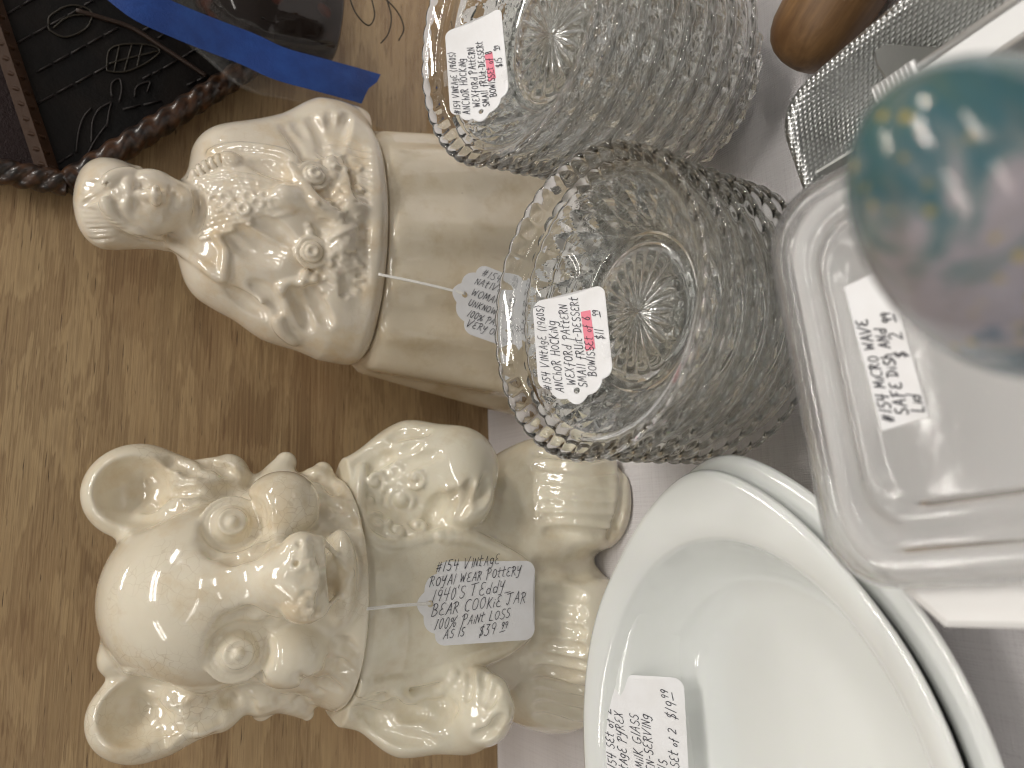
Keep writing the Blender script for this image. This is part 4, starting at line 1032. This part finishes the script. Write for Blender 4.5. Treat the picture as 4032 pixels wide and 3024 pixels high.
# lever: hooked bracket, rail and ribbed grip
g0 = at(3560, 385, z=.052); g1 = at(4032, 70, z=.050); gd = unit(g1 - g0); gs = unit(np.cross((0, 0, 1), gd)); gu = np.cross(gd, gs)
me = link('lever_rail', mesh('lever_rail', *box(g0 + gd * .075, gd, gs, gu, .068, .0072, .0010), smooth=False), M_alu_lt, tray).data
me.transform(Matrix.Translation(-Vector(TO))); bevel(me, .0006)
for s_ in (-1, 1):
    v, f = tube([g0 + gd * .008 + gs * s_ * .0066 + gu * .0014, g0 + gd * .143 + gs * s_ * .0066 + gu * .0014], .0013, 8)
    MB().add((v, f)).build('rail_flange', M_alu_lt, tray, TO)
grip = link('lever_grip', mesh('lever_grip', *box(g0 + gu * .0012, gd, gs, gu, .0085, .0098, .0022), smooth=False), M_alu_lt, tray)
grip.data.transform(Matrix.Translation(-Vector(TO))); bevel(grip.data, .0014, 3)
for k in range(8):
    c_ = g0 - gd * .0066 + gd * .0018 * k + gu * .0034
    v, f = tube([c_ - gs * .0086, c_ + gs * .0086], .0007, 8); MB().add((v, f)).build('rib', M_alu_lt, grip, TO)
h0 = at(3418, 490, z=.040); h1 = at(3470, 445, z=.048); h2 = at(3530, 425, z=.050)
v = []; f = []
hs = unit(np.cross(h1 - h0, ray(3450, 480)))
for p in (h0, h1, h2): v += [p, p - np.array((0, 0, .018)), p - np.array((0, 0, .018)) + TB * .0012, p + TB * .0012]
for i in range(2):
    for j in range(4): f.append((4 * i + j, 4 * i + (j + 1) % 4, 4 * i + 4 + (j + 1) % 4, 4 * i + 4 + j))
f += [(3, 2, 1, 0), (8, 9, 10, 11)]
recalc(MB().add((v, f)).build('lever_hook', M_alu, tray, TO, smooth=False).data)
for o in tray.children:
    if o.name.startswith(('pan', 'center_blade', 'divider_blade')): pass

# ------------------------------------------------------------------ rolling pin end
wa = unit((.55, -.84, 0)); we = np.array((.2055, -.3315, .0200))
n = 40; th = np.arange(n) * 2 * pi / n; wb = np.array((0, 0, 1.0)); wc = np.cross(wa, wb); rings = []
for s_, r in ((.0, .001), (.0006, .006), (.0022, .0112), (.005, .0152), (.009, .0182), (.014, .0202), (.022, .0213), (.034, .0213), (.050, .0205), (.070, .0185), (.090, .0150), (.104, .0120), (.112, .0110), (.124, .0112), (.130, .0120)):
    rings.append(we + wa * s_ + .92 * r * (np.cos(th)[:, None] * wb + np.sin(th)[:, None] * wc))
v, f = loft(rings, True, True)
hw = link('wooden_handle', mesh('wooden_handle', v, f, True, we), M_wood, None, we); recalc(hw.data)
Rm = Matrix(((-wc).tolist(), wb.tolist(), wa.tolist())).transposed()      # grain runs along the handle
hw.data.transform(Rm.inverted().to_4x4()); hw.rotation_euler = Rm.to_euler()
tag(hw, 'smooth brown wooden handle with rounded end beside the aluminium tray', 'wooden handle')

# ------------------------------------------------------------------ tooled leather panel with rope border
PY = -.0150
panel_root = np.array((.30, PY, .26))
panel = tag(empty('tooled_panel', panel_root), 'black tooled leather panel with twisted rope border against the plywood', 'panel')
PX = lambda x, y, Y=PY: at(x, y, Y)
cr = PX(255, 742); Aend = PX(1250, 105); Bend = PX(-160, 655); Mend = PX(-60, -90)
far = [PX(1250, -500), PX(-160, -500)]
poly = [cr, Aend] + far + [Bend]
v, f = plate(poly, .010, (0, 1, 0)); v = [np.array(p) + np.array((0, .006, 0)) for p in v]
recalc(MB().add((v, f)).build('panel_board', M_leather, panel, panel_root, smooth=False).data)
# reddish side field beyond the inner moulding
v, f = plate([PX(185, 690), PX(-160, 640), PX(-160, -90), PX(-40, 20)], .003, (0, 1, 0)); v = [np.array(p) + np.array((0, -.0005, 0)) for p in v]
recalc(MB().add((v, f)).build('side_field', M_red, panel, panel_root, smooth=False).data)
def rope(name, pts, r, turns, lobes=3):
    P = spline(pts, 60); N = len(P)
    v, f = tube(P, r, 24, True, twist=lambda th, k: .80 + .26 * np.abs(np.cos((th + 2 * pi * turns * k / N) * lobes / 2)))
    return MB().add((v, f)).build(name, M_rope, panel, panel_root)
up3 = np.array((0, -.006, 0))
rope('rope_border', [cr + up3, cr * .5 + Aend * .5 + up3, Aend + up3], .0078, 5.2)
rope('rope_border', [Bend + up3, (cr + Bend) * .5 + up3, cr + up3 + np.array((.001, 0, -.001))], .0078, 1.8)
m0, m1 = PX(195, 700), PX(-60, -60)
v, f = tube(spline([m0 + np.array((0, -.003, 0)), (m0 + m1) / 2 + np.array((0, -.003, 0)), m1 + np.array((0, -.003, 0))], 50), .0062, 4)
MB().add((v, f)).build('inner_moulding', M_mould, panel, panel_root, smooth=False)
mv = unit(m1 - m0); mp_ = unit(np.cross(mv, (0, 1, 0)))
for k in range(13):
    c_ = m0 + (m1 - m0) * (k + .5) / 13 + np.array((0, -.0072, 0))
    v, f = tube([c_ - mp_ * .0040 - mv * .002, c_ + mp_ * .0040 + mv * .002], .0012, 6); MB().add((v, f)).build('carved_notch', M_mould, panel, panel_root)
# tooled lines, leaves and vine
def seam(x0, y0, x1, y1, dash=True):
    a, b_ = PX(x0, y0), PX(x1, y1); n_ = max(2, int(np.linalg.norm(b_ - a) / .012)); mb = MB()
    for k in range(n_):
        p, q = a + (b_ - a) * (k + .06) / n_, a + (b_ - a) * (k + .92) / n_
        mb.add(tube([p + np.array((0, .0005, 0)), q + np.array((0, .0005, 0))], .0007, 6))
    mb.build('tooled_line', M_seam, panel, panel_root)
for x0, y0, x1, y1 in ((15, 62, 150, -20), (55, 175, 330, 25), (140, 285, 470, 105), (140, 410, 440, 250), (330, 20, 420, -30), (560, 120, 720, 40), (620, 150, 680, 115), (640, 270, 830, 160), (740, 210, 840, 160), (560, 310, 640, 270), (735, 335, 815, 300), (220, 645, 290, 605), (480, 430, 640, 395)):
    seam(x0, y0, x1, y1)
def motif(pts, material, name, r=.0008, n=6):
    v, f = tube(spline([PX(*p) + np.array((0, .0003, 0)) for p in pts], n), r, 6); MB().add((v, f)).build(name, material, panel, panel_root)
for pts in (((420, 265), (430, 200), (480, 175), (580, 175), (630, 200), (580, 245), (500, 280), (430, 280), (420, 265)), ((450, 280), (470, 180)), ((490, 280), (520, 175)), ((540, 260), (560, 175)), ((430, 250), (520, 225), (625, 200)),
            ((190, 100), (200, 60), (280, 20), (360, 45), (340, 110), (260, 145), (200, 120), (190, 100)), ((210, 110), (270, 65), (355, 55))):
    motif(pts, M_leaf, 'leaf_outline', .0006)
motif(((300, 40), (400, 70), (520, 110), (640, 185), (740, 250), (815, 300)), M_vine, 'vine', .0016)
for pts in (((300, 600), (310, 520), (330, 460), (360, 425)), ((360, 560), (365, 480), (390, 430), (440, 400)), ((440, 380), (440, 330), (470, 310), (480, 350), (470, 400)), ((530, 380), (540, 340), (590, 320), (580, 360)), ((330, 640), (370, 560), (420, 490)), ((420, 500), (430, 440), (440, 400))):
    motif(pts, M_seam, 'tooled_line', .0006)
for pts in (((20, 470), (60, 480), (70, 540), (20, 530)), ((10, 600), (60, 610), (110, 640)), ((20, 220), (50, 260), (60, 320)), ((60, 630), (110, 600), (130, 640))):
    motif(pts, M_red, 'tooled_scroll', .0018)

# ------------------------------------------------------------------ clear bag with blue tape, dark jar behind it
bag0 = np.array((.34, -.06, .10))
bag = tag(empty('plastic_bag', bag0), 'crinkled clear plastic bag with a strip of blue painter tape', 'plastic bag')
BY = -.052
lower = [(560, 20), (690, 130), (800, 215), (900, 300), (1000, 360), (1190, 400), (1330, 440), (1500, 500), (1680, 560)]
top_ = [(520, -260), (690, -260), (800, -260), (900, -260), (1000, -260), (1190, -260), (1330, -260), (1500, -260), (1680, -260)]
def bag_pt(i, t, front):
    a = np.array(lower[i]); b_ = np.array(top_[i]); q = a + (b_ - a) * t
    bulge = .020 * sin(pi * min(1, t * 1.6 + .02) * .5) * (.55 + .45 * sin(pi * (i + .7) / 9.4))
    wr = .0018 * sin(i * 2.3 + t * 9) + .0012 * sin(i * 5.1 - t * 17)
    return at(q[0], q[1], BY - (bulge * .75 + wr if front else -bulge * .45 + wr))
NT = 14; sub = 5
for front in (True, False):
    rows_ = []
    for j in range(NT + 1):
        rows_.append(spline([bag_pt(i, j / NT, front) for i in range(9)], sub))
    n = len(rows_[0]); V = np.concatenate(rows_); Fq = [(j * n + i, j * n + i + 1, (j + 1) * n + i + 1, (j + 1) * n + i) for j in range(NT) for i in range(n - 1)]
    link('front_film' if front else 'back_film', mesh('film', V, Fq, True, bag0), M_film, bag)
# sealed hem of the bag
v, f = tube(spline([bag_pt(i, 0, True) + np.array((0, .0005, 0)) for i in range(9)], 5), .0012, 6); MB().add((v, f)).build('sealed_edge', M_film, bag, bag0)
# tape ribbon
cl = [(460, -55), (560, 20), (700, 85), (850, 145), (980, 195), (1100, 250), (1250, 292), (1390, 330), (1452, 348)]
wid = 66
V = []; P = np.array(cl, float)
sp = spline([np.array((x, y, 0)) for x, y in cl], 6)
T = np.gradient(sp, axis=0); T /= np.linalg.norm(T, axis=1)[:, None]
for k in range(len(sp)):
    for s_ in (-1, -.5, 0, .5, 1):
        e = np.array((-T[k][1], T[k][0])) * wid * s_
        jag = (6 * ((k * 7 + s_ * 13) % 3) if k == len(sp) - 1 else 0)
        q = sp[k][:2] + e + T[k][:2] * (jag - (18 * s_ if k == len(sp) - 1 else 0))
        V.append(at(q[0], q[1], BY - .0215 - .0022 * sin(k * .22) - .0008 * cos(s_ * 2)))
Fq = [(k * 5 + j, k * 5 + j + 1, (k + 1) * 5 + j + 1, (k + 1) * 5 + j) for k in range(len(sp) - 1) for j in range(4)]
link('blue_tape', mesh('blue_tape', V, Fq, True, bag0), M_blue, bag)
# thin wire loops clipped at the top of the bag
for pts in (((1370, -30), (1400, 50), (1450, 100), (1475, 60), (1460, -20)), ((1510, -40), (1540, 60), (1530, 130), (1500, 170)), ((1480, -40), (1560, 40), (1590, 110), (1570, 160))):
    v, f = tube(spline([at(x, y, BY - .021) for x, y in pts], 8), .0005, 6); MB().add((v, f)).build('string_loop', M_wire, bag, bag0)
# dark jar inside the bag
jc = at(1030, -40, -.050)
n = 48; th = np.arange(n) * 2 * pi / n; rings = []
for z, r in ((-.052, .010), (-.0525, .036), (-.050, .0395), (-.034, .0440), (-.018, .0475), (0, .0495), (.018, .046), (.032, .038), (.042, .026), (.048, .019), (.056, .0165), (.066, .018), (.070, .021)):
    rings.append(np.array((0, 0, z)) + r * np.stack([np.cos(th), np.sin(th) * .62, np.zeros(n)], 1))
v, f = loft(rings, True, True)
jar = link('dark_jar', mesh('dark_jar', v, f), M_darkjar, None, jc); recalc(jar.data)
tag(jar, 'dark brown glazed round jar seen through the clear plastic bag', 'jar')

# ------------------------------------------------------------------ iridescent glass egg on a dark stand
ec = at(4000, 860, d=.130)
egg = tag(empty('glass_ornament', (ec[0], ec[1], .0942)), 'blurred iridescent teal and lilac art glass egg in the foreground', 'glass ornament')
n = 64; th = np.arange(n) * 2 * pi / n; rings = []
ax_ = unit(np.array((.42, .05, 1.0))); e1 = unit(np.cross(ax_, (0, 1, 0))); e2 = np.cross(ax_, e1)
for k in range(33):
    a = pi * (k + .15) / 32.3; z = -.0290 * cos(a); r = .0200 * sin(a) * (1 + .16 * cos(a))
    rings.append(ec + ax_ * z + r * (np.cos(th)[:, None] * e1 + np.sin(th)[:, None] * e2))
v, f = loft(rings, True, True); o0 = np.array((ec[0], ec[1], .0942))
recalc(link('glass_egg', mesh('glass_egg', v, f, True, o0), M_iris, egg).data)
zb = ec[2] - .0290 - .0942; rings = []; cx_ = -ax_[0] * .026
for z, r in ((0, .014), (.002, .0145), (.004, .012), (.008, .004), (zb - .010, .0032), (zb - .003, .008), (zb + .004, .0125), (zb + .0055, .0125), (zb + .002, .006)):
    rings.append(np.array((cx_, 0, z)) + r * np.stack([np.cos(th), np.sin(th), np.zeros(n)], 1))
v, f = loft(rings, True, True); recalc(link('stand', mesh('stand', v, f), M_blackmetal, egg).data)
